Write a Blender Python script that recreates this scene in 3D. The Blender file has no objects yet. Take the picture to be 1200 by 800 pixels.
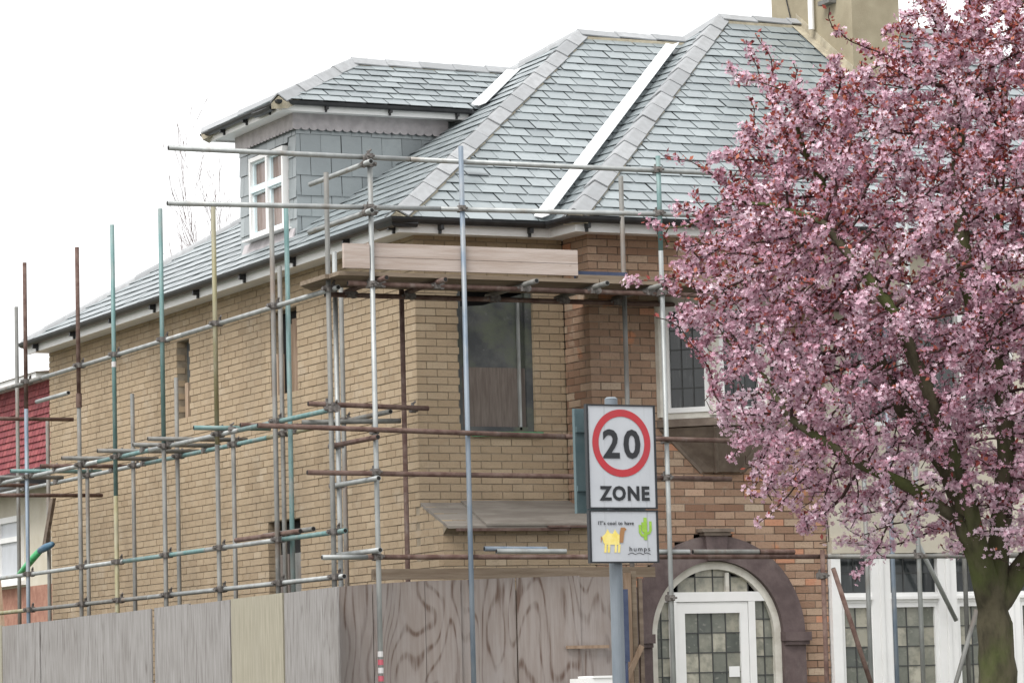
import bpy, math, random
import numpy as np
from mathutils import Vector, Matrix

random.seed(7)
rng = np.random.default_rng(11)
S = bpy.context.scene
COL = S.collection

# ------------------------------------------------------------------ camera
yaw, pitch, roll = math.radians(25.57), math.radians(5.84), math.radians(-1.48)
fw = Vector((math.sin(yaw) * math.cos(pitch), math.cos(yaw) * math.cos(pitch), math.sin(pitch)))
rt = Vector((math.cos(yaw), -math.sin(yaw), 0))
up = rt.cross(fw)
rt, up = math.cos(roll) * rt + math.sin(roll) * up, -math.sin(roll) * rt + math.cos(roll) * up
CAM = Vector((-13.497, -30.385, 1.5))
cam_data = bpy.data.cameras.new('camera')
cam_data.lens = 120.0
cam_data.sensor_width = 36.0
cam_data.clip_end = 3000
cam = bpy.data.objects.new('camera', cam_data)
COL.objects.link(cam)
cam.matrix_world = Matrix(((rt.x, up.x, -fw.x, CAM.x), (rt.y, up.y, -fw.y, CAM.y), (rt.z, up.z, -fw.z, CAM.z), (0, 0, 0, 1)))
S.camera = cam

# ------------------------------------------------------------------ sky, sun, exposure
SUN_EL, SUN_AZ = math.radians(55), math.radians(243)      # azimuth clockwise from +Y
w = bpy.data.worlds.new('World')
S.world = w
w.use_nodes = True
nt = w.node_tree
bg = nt.nodes['Background']
sky = nt.nodes.new('ShaderNodeTexSky')
sky.sky_type = 'NISHITA'
sky.sun_disc = False
sky.sun_elevation = SUN_EL
sky.sun_rotation = SUN_AZ
sky.air_density = 1.0
sky.dust_density = 4.0
hsv = nt.nodes.new('ShaderNodeHueSaturation')
hsv.inputs['Saturation'].default_value = 0.12
nt.links.new(sky.outputs[0], hsv.inputs['Color'])
gam = nt.nodes.new('ShaderNodeGamma')                 # flattens the clear-sky gradient to an even cloud cover
gam.inputs['Gamma'].default_value = 0.3
gain = nt.nodes.new('ShaderNodeVectorMath')
gain.operation = 'SCALE'
gain.inputs['Scale'].default_value = 2.6
nt.links.new(hsv.outputs[0], gam.inputs['Color'])
nt.links.new(gam.outputs[0], gain.inputs[0])
nt.links.new(gain.outputs[0], bg.inputs['Color'])
bg.inputs['Strength'].default_value = 0.15
sun_d = bpy.data.lights.new('sun', 'SUN')
sun_d.energy = 1.3
sun_d.angle = math.radians(28)
sun_d.color = (1.0, 0.975, 0.94)
sun = bpy.data.objects.new('sun', sun_d)
COL.objects.link(sun)
sd = Vector((math.sin(SUN_AZ) * math.cos(SUN_EL), math.cos(SUN_AZ) * math.cos(SUN_EL), math.sin(SUN_EL)))
sun.rotation_euler = sd.to_track_quat('Z', 'Y').to_euler()
S.view_settings.view_transform = 'Standard'
S.view_settings.look = 'None'
S.view_settings.gamma = 1.0
S.view_settings.use_curve_mapping = False
S.view_settings.exposure = 1.36
S.cycles.max_bounces = 6
S.cycles.transparent_max_bounces = 6


# ------------------------------------------------------------------ materials
def mat(name, c1, c2=None, tint=None, scale=4.0, stretch=(1, 1, 1), detail=5.0, lo=.38, hi=.62, rough=.75, metal=0.0,
        bump=0.0, bscale=60.0, bstretch=(1, 1, 1), spec=.4, stain=None, fac=1.0, transl=0.0, rings=None):
    m = bpy.data.materials.new(name)
    m.use_nodes = True
    t = m.node_tree
    N, L = t.nodes, t.links
    b = N['Principled BSDF']
    b.inputs['Roughness'].default_value = rough
    b.inputs['Metallic'].default_value = metal
    b.inputs['Specular IOR Level'].default_value = spec
    geo = N.new('ShaderNodeNewGeometry')

    def mapped(st):
        mp = N.new('ShaderNodeMapping')
        mp.inputs['Scale'].default_value = st
        L.new(geo.outputs['Position'], mp.inputs['Vector'])
        return mp.outputs[0]

    def noise(sc, st, det=5.0, rgh=.6, dist=0.0):
        n = N.new('ShaderNodeTexNoise')
        n.inputs['Scale'].default_value = sc
        n.inputs['Detail'].default_value = det
        n.inputs['Roughness'].default_value = rgh
        n.inputs['Distortion'].default_value = dist
        L.new(mapped(st), n.inputs['Vector'])
        return n.outputs['Fac']

    def ramp(src, stops):
        r = N.new('ShaderNodeValToRGB')
        e = r.color_ramp.elements
        while len(e) < len(stops):
            e.new(.5)
        for i, (p, c) in enumerate(stops):
            e[i].position = p
            e[i].color = (c[0], c[1], c[2], 1) if not isinstance(c, float) else (c, c, c, 1)
        L.new(src, r.inputs[0])
        return r.outputs[0]

    def mix(f, a, bb, mode='MIX'):
        x = N.new('ShaderNodeMix')
        x.data_type = 'RGBA'
        x.blend_type = mode
        for s, v in ((x.inputs[0], f), (x.inputs[6], a), (x.inputs[7], bb)):
            if isinstance(v, (int, float)):
                s.default_value = v
            elif isinstance(v, tuple):
                s.default_value = (v[0], v[1], v[2], 1)
            else:
                L.new(v, s)
        return x.outputs[2]

    if tint:
        at = N.new('ShaderNodeAttribute')
        at.attribute_name = 'tint'
        col = ramp(at.outputs['Fac'], tint)
    else:
        col = (c1[0], c1[1], c1[2])
    if rings:                                                  # plywood figure: contour lines of a stretched noise
        n = noise(rings[0], rings[1], 2.0, .5, .3)
        mu = N.new('ShaderNodeMath'); mu.operation = 'MULTIPLY'; mu.inputs[1].default_value = rings[2]; L.new(n, mu.inputs[0])
        sn = N.new('ShaderNodeMath'); sn.operation = 'SINE'; L.new(mu.outputs[0], sn.inputs[0])
        f = ramp(sn.outputs[0], [(0.0, 0.0), (0.55, 0.12), (1.0, 1.0)])
        mm = N.new('ShaderNodeMath'); mm.operation = 'MULTIPLY'; mm.inputs[1].default_value = rings[4]; L.new(f, mm.inputs[0])
        col = mix(mm.outputs[0], col, rings[3])
    if c2:
        f = ramp(noise(scale, stretch, detail), [(lo, 0.0), (hi, 1.0)])
        if fac < 1:
            mm = N.new('ShaderNodeMath'); mm.operation = 'MULTIPLY'; mm.inputs[1].default_value = fac; L.new(f, mm.inputs[0]); f = mm.outputs[0]
        col = mix(f, col, c2)
    if stain:
        for sc, ss, sst, slo, shi, sf in stain:
            f = ramp(noise(ss, sst, 6.0), [(slo, 0.0), (shi, 1.0)])
            mm = N.new('ShaderNodeMath'); mm.operation = 'MULTIPLY'; mm.inputs[1].default_value = sf; L.new(f, mm.inputs[0])
            col = mix(mm.outputs[0], col, sc)
    if isinstance(col, tuple):
        b.inputs['Base Color'].default_value = (col[0], col[1], col[2], 1)
    else:
        L.new(col, b.inputs['Base Color'])
    if bump:
        bp = N.new('ShaderNodeBump')
        bp.inputs['Strength'].default_value = bump
        bp.inputs['Distance'].default_value = 0.01
        L.new(noise(bscale, bstretch, 6.0), bp.inputs['Height'])
        L.new(bp.outputs[0], b.inputs['Normal'])
    if transl:
        tr = N.new('ShaderNodeBsdfTranslucent')
        if isinstance(col, tuple):
            tr.inputs['Color'].default_value = (col[0], col[1], col[2], 1)
        else:
            L.new(col, tr.inputs['Color'])
        ms = N.new('ShaderNodeMixShader')
        ms.inputs[0].default_value = transl
        L.new(b.outputs[0], ms.inputs[1])
        L.new(tr.outputs[0], ms.inputs[2])
        L.new(ms.outputs[0], N['Material Output'].inputs['Surface'])
    return m


GRIME = ((.13, .105, .08), 1.0, (1, 1, .4), .48, .78, .5)
MT = {
    'brick_yellow': mat('brick_yellow', 0, tint=[(0, (.27, .202, .132)), (.3, (.36, .275, .185)), (.7, (.415, .325, .225)), (1, (.48, .395, .29))],
                        c2=(.20, .155, .105), scale=55, lo=.5, hi=.8, fac=.5, rough=.9, bump=.5, bscale=160, spec=.15,
                        stain=[GRIME, ((.48, .43, .36), 1.7, (1, 1, 1.6), .56, .74, .4)]),
    'brick_red': mat('brick_red', 0, tint=[(0, (.24, .14, .095)), (.35, (.33, .215, .15)), (.7, (.40, .28, .20)), (.86, (.46, .365, .275)), (.94, (.48, .24, .15)), (1, (.51, .26, .165))],
                     c2=(.22, .14, .10), scale=40, lo=.5, hi=.78, fac=.6, rough=.92, bump=.8, bscale=110, spec=.15,
                     stain=[GRIME, ((.50, .22, .12), 2.4, (1, 1, 1.2), .61, .67, .75), ((.44, .37, .29), 3.7, (1, 1, 1), .60, .7, .5)]),
    'mortar': mat('mortar', (.235, .195, .145), (.33, .28, .215), scale=9, rough=.95, bump=.5, bscale=90, spec=.1),
    'mortar_old': mat('mortar_old', (.13, .10, .08), (.24, .19, .15), scale=7, rough=.95, bump=.5, bscale=90, spec=.1),
    'slate': mat('slate', 0, tint=[(0, (.155, .18, .19)), (.5, (.205, .235, .245)), (1, (.265, .30, .31))], c2=(.16, .185, .195), scale=14, fac=.4,
                 lo=.45, hi=.75, rough=.33, bump=.2, bscale=70, spec=1.0, stain=[((.31, .335, .34), 2.3, (1, 1, 1), .58, .8, .35)]),
    'underlay': mat('underlay', (.06, .065, .07), rough=.9),
    'ridge': mat('ridge', 0, tint=[(0, (.27, .28, .29)), (1, (.36, .37, .38))], c2=(.24, .245, .25), scale=12, fac=.5, rough=.85, bump=.25, bscale=60, spec=.2),
    'bedding': mat('bedding', (.42, .38, .29), (.30, .27, .21), scale=9, rough=.95, bump=.5, bscale=50, spec=.1),
    'lead_new': mat('lead_new', (.78, .79, .80), (.68, .69, .70), scale=5, rough=.5, spec=.4),
    'lead_old': mat('lead_old', (.36, .335, .345), (.46, .43, .44), scale=8, rough=.7, bump=.2, bscale=25),
    'white': mat('white_paint', (.78, .78, .775), (.70, .70, .69), scale=3, fac=.5, rough=.45, stain=[((.45, .43, .39), 2.2, (1, 1, .5), .6, .8, .3)]),
    'white_old': mat('white_old', (.66, .64, .58), (.52, .49, .43), scale=5, rough=.6, stain=[((.36, .33, .28), 3, (1, 1, .4), .58, .75, .5)]),
    'film': mat('blue_film', (.62, .76, .80), (.72, .82, .85), scale=8, rough=.35),
    'black': mat('black_plastic', (.016, .017, .019), (.03, .03, .032), scale=6, rough=.4),
    'galv': mat('galvanised', (.25, .262, .26), (.34, .355, .352), scale=7, stretch=(1, 1, .35), rough=.5, metal=.35, bump=.12, bscale=90,
                stain=[((.19, .15, .115), 5, (1, 1, .3), .56, .72, .6), ((.40, .41, .40), 9, (1, 1, .6), .62, .74, .7)]),
    'galv_dark': mat('galvanised_dull', (.135, .135, .128), (.20, .20, .19), scale=7, stretch=(1, 1, .4), rough=.65, metal=.25, bump=.15, bscale=80,
                     stain=[((.16, .11, .08), 4, (1, 1, .3), .52, .7, .7), ((.30, .295, .275), 11, (1, 1, .6), .64, .75, .6)]),
    'rust': mat('rusty_tube', (.085, .05, .042), (.145, .10, .085), scale=10, rough=.85, bump=.3, bscale=110, spec=.2,
                stain=[((.27, .24, .22), 6, (1, 1, .4), .58, .72, .5)]),
    'teal': mat('teal_tube', (.10, .19, .188), (.17, .25, .245), scale=9, stretch=(1, 1, .4), rough=.55, metal=.15,
                stain=[((.22, .22, .21), 5, (1, 1, .3), .54, .66, .7), ((.16, .11, .08), 7, (1, 1, .3), .6, .72, .5)]),
    'blue': mat('blue_grey_tube', (.135, .175, .225), (.21, .245, .285), scale=7, stretch=(1, 1, .3), rough=.5, metal=.2,
                stain=[((.28, .285, .285), 5, (1, 1, .3), .54, .66, .7)]),
    'yellow': mat('yellowed_tube', (.215, .195, .105), (.28, .265, .19), scale=8, stretch=(1, 1, .3), rough=.6, metal=.1,
                  stain=[((.14, .13, .10), 6, (1, 1, .3), .55, .7, .6)]),
    'coupler': mat('coupler_steel', (.10, .09, .085), (.19, .175, .165), scale=30, rough=.7, metal=.4, bump=.3, bscale=120),
    'board': mat('scaffold_board', (.36, .29, .25), (.44, .375, .34), scale=3, stretch=(.6, .6, 9), rough=.85, bump=.3, bscale=30, bstretch=(.3, .3, 4),
                 stain=[((.22, .15, .11), 14, (.4, 1, 1), .68, .74, .6)]),
    'board_dark': mat('soiled_board', (.115, .085, .065), (.20, .155, .12), scale=4, stretch=(.5, 3, 3), rough=.9, bump=.3, bscale=40),
    'timber': mat('weathered_timber', (.16, .12, .085), (.22, .175, .13), scale=4, stretch=(.5, 4, 7), rough=.9, bump=.3, bscale=40, bstretch=(.3, 2, 3)),
    'new_timber': mat('raw_timber', (.33, .235, .16), (.41, .31, .23), scale=5, stretch=(4, 4, .5), rough=.85),
    'ply_grey': mat('silvered_plywood', (.195, .185, .178), (.275, .265, .26), scale=5, stretch=(9, 9, .5), rough=.92, bump=.3, bscale=26, bstretch=(6, 6, .4),
                    rings=(1.1, (2.4, 2.4, .3), 70, (.12, .108, .10), .85), stain=[((.15, .135, .125), 1.2, (1, 1, .7), .52, .75, .5)]),
    'ply_pale': mat('pale_plywood', (.24, .222, .17), (.31, .288, .23), scale=5, stretch=(8, 8, .5), rough=.92, bump=.2, bscale=26, bstretch=(6, 6, .4),
                    stain=[((.25, .235, .19), 1.4, (1, 1, .5), .52, .75, .5)]),
    'ply_brown': mat('brown_plywood', (.225, .19, .172), (.275, .245, .23), scale=4, stretch=(8, 8, .5), rough=.92, bump=.25, bscale=26, bstretch=(6, 6, .4), fac=.8,
                     rings=(.55, (2.6, 2.6, .8), 120, (.095, .06, .045), .95), stain=[((.29, .268, .262), 1.3, (1, 1, .8), .5, .7, .6)]),
    'roof_board': mat('grey_roof_board', (.17, .15, .13), (.23, .21, .185), scale=3, stretch=(.7, 3, 3), rough=.92, bump=.3, bscale=24, stain=[((.16, .14, .12), 2.6, (1, 1, 1), .54, .7, .6)]),
    'win_board': mat('window_board', (.06, .065, .07), (.11, .115, .115), scale=3.5, rough=.8, bump=.2, bscale=40,
                     stain=[((.13, .15, .10), 2.2, (1, 1, 1), .5, .62, .6), ((.26, .27, .27), 9, (1, 1, 1), .62, .72, .4)]),
    'win_board_low': mat('window_board_brown', (.12, .098, .086), (.165, .14, .125), scale=5, stretch=(7, 7, .6), rough=.9, bump=.2, bscale=40, bstretch=(4, 4, .5)),
    'dark': mat('inner_shade', (.012, .012, .012), rough=.9),  # near-black colour puts in the shade of rooms and tube bores
    'plank_brown': mat('brown_planks', (.20, .135, .09), (.27, .195, .14), scale=4, stretch=(6, 6, .6), rough=.85),
    'green': mat('green_sheet', (.05, .22, .10), (.09, .30, .15), scale=12, rough=.5),
    'purple': mat('plum_masonry_paint', (.085, .06, .06), (.125, .092, .09), scale=6, rough=.7, bump=.25, bscale=40, stain=[((.20, .165, .155), 3.2, (1, 1, .5), .52, .7, .65), ((.05, .04, .038), 6, (1, 1, .4), .58, .72, .6)]),
    'stone_brown': mat('brown_stone', (.135, .105, .085), (.20, .16, .13), scale=7, rough=.85, bump=.3, bscale=40),
    'glass': mat('leaded_glass', 0, tint=[(0, (.05, .06, .058)), (.3, (.19, .195, .165)), (.65, (.33, .315, .255)), (1, (.45, .43, .355))],  # beige and olive street reflections are painted into the pane tints
                 c2=(.12, .13, .11), scale=9, lo=.42, hi=.66, fac=.7, rough=.12, spec=.5, stain=[((.30, .29, .25), 15, (1, 1, 1.5), .58, .68, .5)]),
    'glass_dark': mat('dark_glass', 0, tint=[(0, (.015, .018, .02)), (1, (.06, .068, .07))], c2=(.10, .11, .11), scale=6, stretch=(3, 3, .5), lo=.55, hi=.7, fac=.6, rough=.08, spec=.5),
    'glass_timber_tint': mat('timber_reflection_glass', (.16, .105, .085), (.24, .18, .16), scale=6, stretch=(5, 5, .7), rough=.12, spec=.5),  # brown reflection of timber painted into the pane colour
    'leading': mat('lead_came', (.05, .052, .052), rough=.6),
    'render': mat('render_wall', (.26, .225, .155), (.33, .29, .205), scale=2.2, rough=.95, bump=.3, bscale=60, stain=[((.22, .18, .12), 1.5, (1, 1, .5), .56, .76, .5)]),
    'cream': mat('cream_render', (.46, .42, .34), (.52, .485, .41), scale=2, rough=.9),
    'red_tile': mat('red_hung_tile', 0, tint=[(0, (.20, .04, .05)), (1, (.33, .085, .09))], c2=(.18, .05, .055), scale=8, fac=.5, rough=.8, bump=.3),
    'far_brick': mat('far_brick', (.25, .12, .085), (.34, .18, .13), scale=9, rough=.9),
    'roof_tile': mat('roof_tile', (.35, .16, .09), (.27, .2, .17), scale=2, rough=.9),
    'grey_roof': mat('grey_roof_tile', (.16, .11, .095), (.20, .15, .13), scale=2, rough=.8),
    'sign_white': mat('sign_white', (.47, .49, .52), (.41, .43, .46), scale=4, fac=.6, rough=.4, stain=[((.22, .235, .235), 9, (3, 3, .10), .58, .70, .6)]),
    'sign_red': mat('sign_red', (.45, .025, .035), (.38, .035, .045), scale=6, rough=.4),
    'sign_black': mat('sign_black', (.018, .02, .024), rough=.4),
    'sign_yellow': mat('sign_yellow', (.75, .60, .12), (.8, .68, .25), scale=20, rough=.5),
    'sign_brown': mat('sign_brown', (.33, .17, .07), rough=.5),
    'sign_green': mat('sign_green', (.30, .50, .06), (.24, .42, .05), scale=25, rough=.5),
    'sign_back': mat('sign_back', (.075, .115, .125), (.10, .14, .15), scale=5, rough=.5, metal=.1),
    'post_grey': mat('sign_post_grey', (.125, .15, .175), (.165, .19, .215), scale=6, stretch=(1, 1, .3), rough=.5, stain=[((.24, .25, .25), 8, (1, 1, .4), .6, .7, .5)]),
    'tape_red': mat('tape_red', (.42, .09, .12), rough=.4),
    'tape_white': mat('tape_white', (.52, .51, .51), rough=.4),
    'bark': mat('bark', (.05, .045, .03), (.095, .085, .055), scale=14, stretch=(1, 1, .4), rough=.95, bump=.8, bscale=50, bstretch=(1, 1, .4), spec=.1,
                stain=[((.075, .095, .03), 3, (1, 1, .7), .45, .6, .7)]),
    'twig': mat('twig_bark', (.045, .028, .025), (.07, .045, .04), scale=20, rough=.95, spec=.1),
    'far_twig': mat('far_twig', (.11, .08, .075), (.16, .115, .11), scale=3, rough=.95, spec=.1),
    'petal': mat('petal', 0, tint=[(0, (.34, .14, .18)), (.25, (.52, .30, .38)), (.6, (.67, .47, .555)), (1, (.84, .71, .775))], rough=.7, spec=.15, transl=.28),
    'red_leaf': mat('red_leaf', 0, tint=[(0, (.12, .02, .025)), (.5, (.26, .055, .045)), (1, (.44, .15, .08))], rough=.55, spec=.3, transl=.2),
    'asphalt': mat('asphalt', (.045, .045, .047), (.06, .06, .06), scale=20, rough=.9, bump=.4, bscale=150),
    'paving': mat('paving', (.24, .235, .22), (.30, .29, .27), scale=3, rough=.9, bump=.2),
    'kerb': mat('kerb_stone', (.30, .295, .28), (.24, .235, .22), scale=5, rough=.9),
    'soil': mat('soil', (.10, .085, .06), (.07, .085, .04), scale=1.2, rough=.95, bump=.4),
    'tarp_green': mat('tarp_green', (.05, .34, .12), (.10, .45, .2), scale=14, rough=.45),
    'tarp_blue': mat('tarp_blue', (.05, .12, .20), (.09, .18, .26), scale=14, rough=.45),
    'blue_sheet': mat('blue_plastic', (.028, .04, .085), (.045, .06, .11), scale=9, rough=.5),
}


# ------------------------------------------------------------------ mesh helpers
class MB:
    def __init__(s):
        s.v, s.f, s.t, s.m, s.tn, s.mi = [], [], [], [], 0.5, 0

    def add(s, vs, fs, tint=None, mi=None):
        n = len(s.v)
        s.v.extend(tuple(p) for p in vs)
        for f in fs:
            s.f.append(tuple(i + n for i in f))
            s.t.append(s.tn if tint is None else tint)
            s.m.append(s.mi if mi is None else mi)

    def box(s, x0, x1, y0, y1, z0, z1, **k):
        s.add([(x0, y0, z0), (x1, y0, z0), (x1, y1, z0), (x0, y1, z0), (x0, y0, z1), (x1, y0, z1), (x1, y1, z1), (x0, y1, z1)],
              [(0, 3, 2, 1), (4, 5, 6, 7), (0, 1, 5, 4), (1, 2, 6, 5), (2, 3, 7, 6), (3, 0, 4, 7)], **k)

    def obox(s, o, u, v, n, a0, a1, b0, b1, c0, c1, **k):       # box in a local frame
        pts = []
        for c in (c0, c1):
            for a, b in ((a0, b0), (a1, b0), (a1, b1), (a0, b1)):
                pts.append(o + u * a + v * b + n * c)
        s.add(pts, [(0, 3, 2, 1), (4, 5, 6, 7), (0, 1, 5, 4), (1, 2, 6, 5), (2, 3, 7, 6), (3, 0, 4, 7)], **k)

    def prism(s, poly, off, **k):                               # poly of 3D points + offset vector
        n = len(poly)
        a = [Vector(p) for p in poly]
        b = [p + off for p in a]
        s.add(a + b, [tuple(range(n)), tuple(range(2 * n - 1, n - 1, -1))] + [(i, i + n, (i + 1) % n + n, (i + 1) % n) for i in range(n)], **k)

    def tube(s, pts, rad, seg=10, caps=True, **k):
        pts = [Vector(p) for p in pts]
        if not isinstance(rad, (list, tuple)):
            rad = [rad] * len(pts)
        vs, fs = [], []
        ref = None
        for i, p in enumerate(pts):
            d = (pts[min(i + 1, len(pts) - 1)] - pts[max(i - 1, 0)]).normalized()
            if ref is None:
                ref = d.orthogonal().normalized()
            ref = (ref - d * ref.dot(d)).normalized()
            c = d.cross(ref)
            for j in range(seg):
                a = 2 * math.pi * j / seg
                vs.append(p + (ref * math.cos(a) + c * math.sin(a)) * rad[i])
        for i in range(len(pts) - 1):
            for j in range(seg):
                j2 = (j + 1) % seg
                fs.append((i * seg + j, i * seg + j2, (i + 1) * seg + j2, (i + 1) * seg + j))
        if caps:
            fs.append(tuple(range(seg - 1, -1, -1)))
            fs.append(tuple(range((len(pts) - 1) * seg, len(pts) * seg)))
        s.add(vs, fs, **k)

    def sweep(s, path, prof, z=0.0, **k):                       # prof: closed (out, z) list swept along a plan path, mitred; outwards = right of heading
        n = len(path)
        P = [Vector(p) for p in path]
        nor = []
        for i in range(n - 1):
            d = (P[i + 1] - P[i]).normalized()
            nor.append(Vector((d.y, -d.x)))
        vs = []
        for i in range(n):
            a, b = nor[max(i - 1, 0)], nor[min(i, n - 2)]
            m = (a + b) / (1 + a.dot(b))
            for o, zz in prof:
                q = P[i] + m * o
                vs.append((q.x, q.y, z + zz))
        q = len(prof)
        fs = [tuple(range(q)), tuple(range(n * q - 1, (n - 1) * q - 1, -1))]
        for i in range(n - 1):
            for j in range(q):
                j2 = (j + 1) % q
                fs.append((i * q + j, (i + 1) * q + j, (i + 1) * q + j2, i * q + j2))
        s.add(vs, fs, **k)

    def mesh(s, name, mats, smooth=False):
        me = bpy.data.meshes.new(name)
        me.from_pydata(s.v, [], s.f)
        for m in (mats if isinstance(mats, (list, tuple)) else [mats]):
            me.materials.append(MT[m])
        a = me.attributes.new('tint', 'FLOAT', 'FACE')
        a.data.foreach_set('value', np.array(s.t, dtype=np.float32))
        if any(s.m):
            me.polygons.foreach_set('material_index', np.array(s.m, dtype=np.int32))
        if smooth:
            me.polygons.foreach_set('use_smooth', np.ones(len(s.f), dtype=bool))
        me.update()
        return me

    def build(s, name, mats, parent=None, smooth=False, kind=None):
        o = link(name, s.mesh(name, mats, smooth), parent)
        if kind:
            o['kind'] = kind
        return o


def link(name, me, parent=None):
    o = bpy.data.objects.new(name, me)
    COL.objects.link(o)
    if parent:
        o.parent = parent
    return o


def thing(name, label, cat, loc=(0, 0, 0), group=None):
    o = bpy.data.objects.new(name, None)
    o.empty_display_size = .2
    COL.objects.link(o)
    o.location = loc
    return tag(o, label, cat, group)


def tag(o, label, cat, group=None):
    o['label'] = label
    o['category'] = cat
    if group:
        o['group'] = group
    return o


def put(o, p):
    """parent o under p, which sits unrotated at p.location; o's coordinates are world ones"""
    o.parent = p
    o.location = o.location - p.location
    return o


V = Vector
X_, Y_, Z_ = V((1, 0, 0)), V((0, 1, 0)), V((0, 0, 1))


def clip_poly(poly, region):
    """Sutherland-Hodgman: clip poly by a convex ccw region, both lists of (u, v)"""
    out = poly
    for i in range(len(region)):
        ax, ay = region[i]
        bx, by = region[(i + 1) % len(region)]
        ins, res = out, []
        if not ins:
            return []
        side = lambda p: (bx - ax) * (p[1] - ay) - (by - ay) * (p[0] - ax)
        for j in range(len(ins)):
            p, q = ins[j], ins[(j + 1) % len(ins)]
            sp, sq = side(p), side(q)
            if sp >= 0:
                res.append(p)
            if (sp >= 0) != (sq >= 0):
                t = sp / (sp - sq)
                res.append((p[0] + (q[0] - p[0]) * t, p[1] + (q[1] - p[1]) * t))
        out = res
    return out


def area2(p):
    return abs(sum(p[i][0] * p[(i + 1) % len(p)][1] - p[(i + 1) % len(p)][0] * p[i][1] for i in range(len(p)))) / 2


# ------------------------------------------------------------------ the ground
def slab(name, x0, x1, y0, y1, z0, z1, m):
    b = MB(); b.box(x0, x1, y0, y1, z0, z1)
    o = b.build(name, m)
    o['kind'] = 'structure'
    return o


g = MB(); g.add([(-900, -900, -.13), (900, -900, -.13), (900, 900, -.13), (-900, 900, -.13)], [(0, 1, 2, 3)])
g.build('ground', 'soil')['kind'] = 'structure'
slab('plot', -3.6, 60, -6.2, 60, -.4, -.004, 'soil')
slab('pavement', -60, 60, -9.2, -6.2, -.4, 0.0, 'paving')
slab('side_pavement', -6.2, -3.6, -6.2, 60, -.4, 0.0, 'paving')
slab('kerb', -60, 60, -9.35, -9.2, -.4, .012, 'kerb')
slab('tree_pavement', -60, 60, -16.2, -13.0, -.4, 0.0, 'paving')
slab('tree_kerb', -60, 60, -13.0, -12.85, -.4, .012, 'kerb')
slab('road', -60, 60, -12.85, -9.35, -.3, -.11, 'asphalt')
slab('near_road', -60, 60, -29.0, -16.2, -.3, -.11, 'asphalt')
slab('near_pavement', -60, 60, -36.0, -29.0, -.4, 0.0, 'paving')

# ------------------------------------------------------------------ the house
HOUSE = thing('house', 'yellow brick house with new slate hip roof and dormer, wrapped in scaffolding', 'house')
WALL_TOP = 6.06
LEN = 11.65
XR = 9.0                                     # the house runs on beyond the picture
K, Z0 = .683, 6.09                           # roof pitch and eaves level, .3 m outside the walls
RX, RY = 1.655, -.5                          # outer corner of the forward bay

brick_pool, slate_pool = [], []              # candidates to be single pieces: (priority, builder)


def subtract(iv, cuts):
    out = [iv]
    for c0, c1 in cuts:
        nxt = []
        for a, b in out:
            if c1 <= a or c0 >= b:
                nxt.append((a, b))
            else:
                if c0 > a: nxt.append((a, c0))
                if c1 < b: nxt.append((c1, b))
        out = nxt
    return out


def brick_wall(name, o, u, n, u0, u1, z0, z1, cuts, par, mortar, bmat, end0=True, end1=True, prio=None, top=None, thick=.25, back0=.012):
    """stretcher bond: every brick a block set in a recessed mortar body. cuts(z) -> openings [(u0,u1)], par: which courses own the first corner"""
    o = V(o)
    wall = MB()
    stuff = MB()
    rows = []
    nz = int(round((z1 - z0) / .075))
    for i in range(nz):
        zb = z0 + i * .075
        zt = zb + .075
        cs = cuts(zb + .04)
        lim = (u0, u1 if top is None else min(u1, top(zt)))
        ivs = subtract(lim, cs)
        rows.append((zb, zt, ivs, lim))
        odd = (i + par) % 2
        start = u0 + (.1125 if odd and end0 else 0)
        a = start - (.1125 if not end0 and odd else 0)
        first = True
        while a < u1 - .01:
            b = a + .215
            for p, q in ivs:
                lo, hi = max(a, p), min(b, q)
                if odd and end0: lo = max(lo, u0 + .1125)
                if hi - lo > .03:
                    tint = min(1, max(0, random.gauss(.52, .12)))
                    if bmat == 'brick_red': tint = random.choice([random.uniform(0, .45), random.uniform(.2, .8), random.uniform(.2, .75), random.uniform(.1, .7), random.uniform(.7, 1)])
                    jit = random.uniform(-.0035, .002) * (2.2 if bmat == 'brick_red' else 1)
                    br = (o, u, n, lo, hi, zb + .010, zt, jit, tint, bmat, wall)
                    if prio is not None and hi - lo > .1:
                        brick_pool.append((prio(V(o + u * lo + Z_ * zb)), br, stuff))
                    else:
                        put_brick(stuff, br)
            a += .225
    # mortar body, merged over courses with the same openings
    j = 0
    while j < len(rows):
        k = j
        while k + 1 < len(rows) and rows[k + 1][2] == rows[j][2]:
            k += 1
        for p, q in rows[j][2]:
            pp = p + (back0 if p == u0 else .006)
            qq = q - (.012 if q == rows[j][3][1] else .006)
            wall.obox(o, u, Z_, n, pp, qq, rows[j][0], rows[k][1], -thick, -.009)
        j = k + 1
    wo = wall.build(name, mortar, HOUSE)
    return wo, stuff, bmat


def put_brick(mb, br):
    o, u, n, lo, hi, zb, zt, jit, tint, bm, _ = br
    mb.obox(o, u, Z_, n, lo, hi, zb, zt, -.1025, jit, tint=tint)


def no_cut(z): return []


def box_cuts(lst):
    return lambda z: [(a, b) for a, b, c, d in lst if c < z < d]


SIDE_WIN = [(6.43, 6.85, 4.725, 5.625), (3.11, 3.89, 4.725, 5.65), (3.12, 4.05, 2.40, 3.39)]
WIN_A = (.46, 1.285, 4.05, 5.475)
ARC_C, ARC_R, ARC_Z = 2.97, 1.0, 1.99       # porch arch, outer edge of its plum surround


def bay_cuts(z):
    out = []
    h = None
    if z < ARC_Z: h = ARC_R
    elif z < ARC_Z + ARC_R: h = math.sqrt(ARC_R ** 2 - (z - ARC_Z) ** 2)
    if h: out.append((ARC_C - h - RX, ARC_C + h - RX))
    if 4.05 < z < 5.42: out.append((2.50 - RX, 3.72 - RX))
    return out


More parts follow.
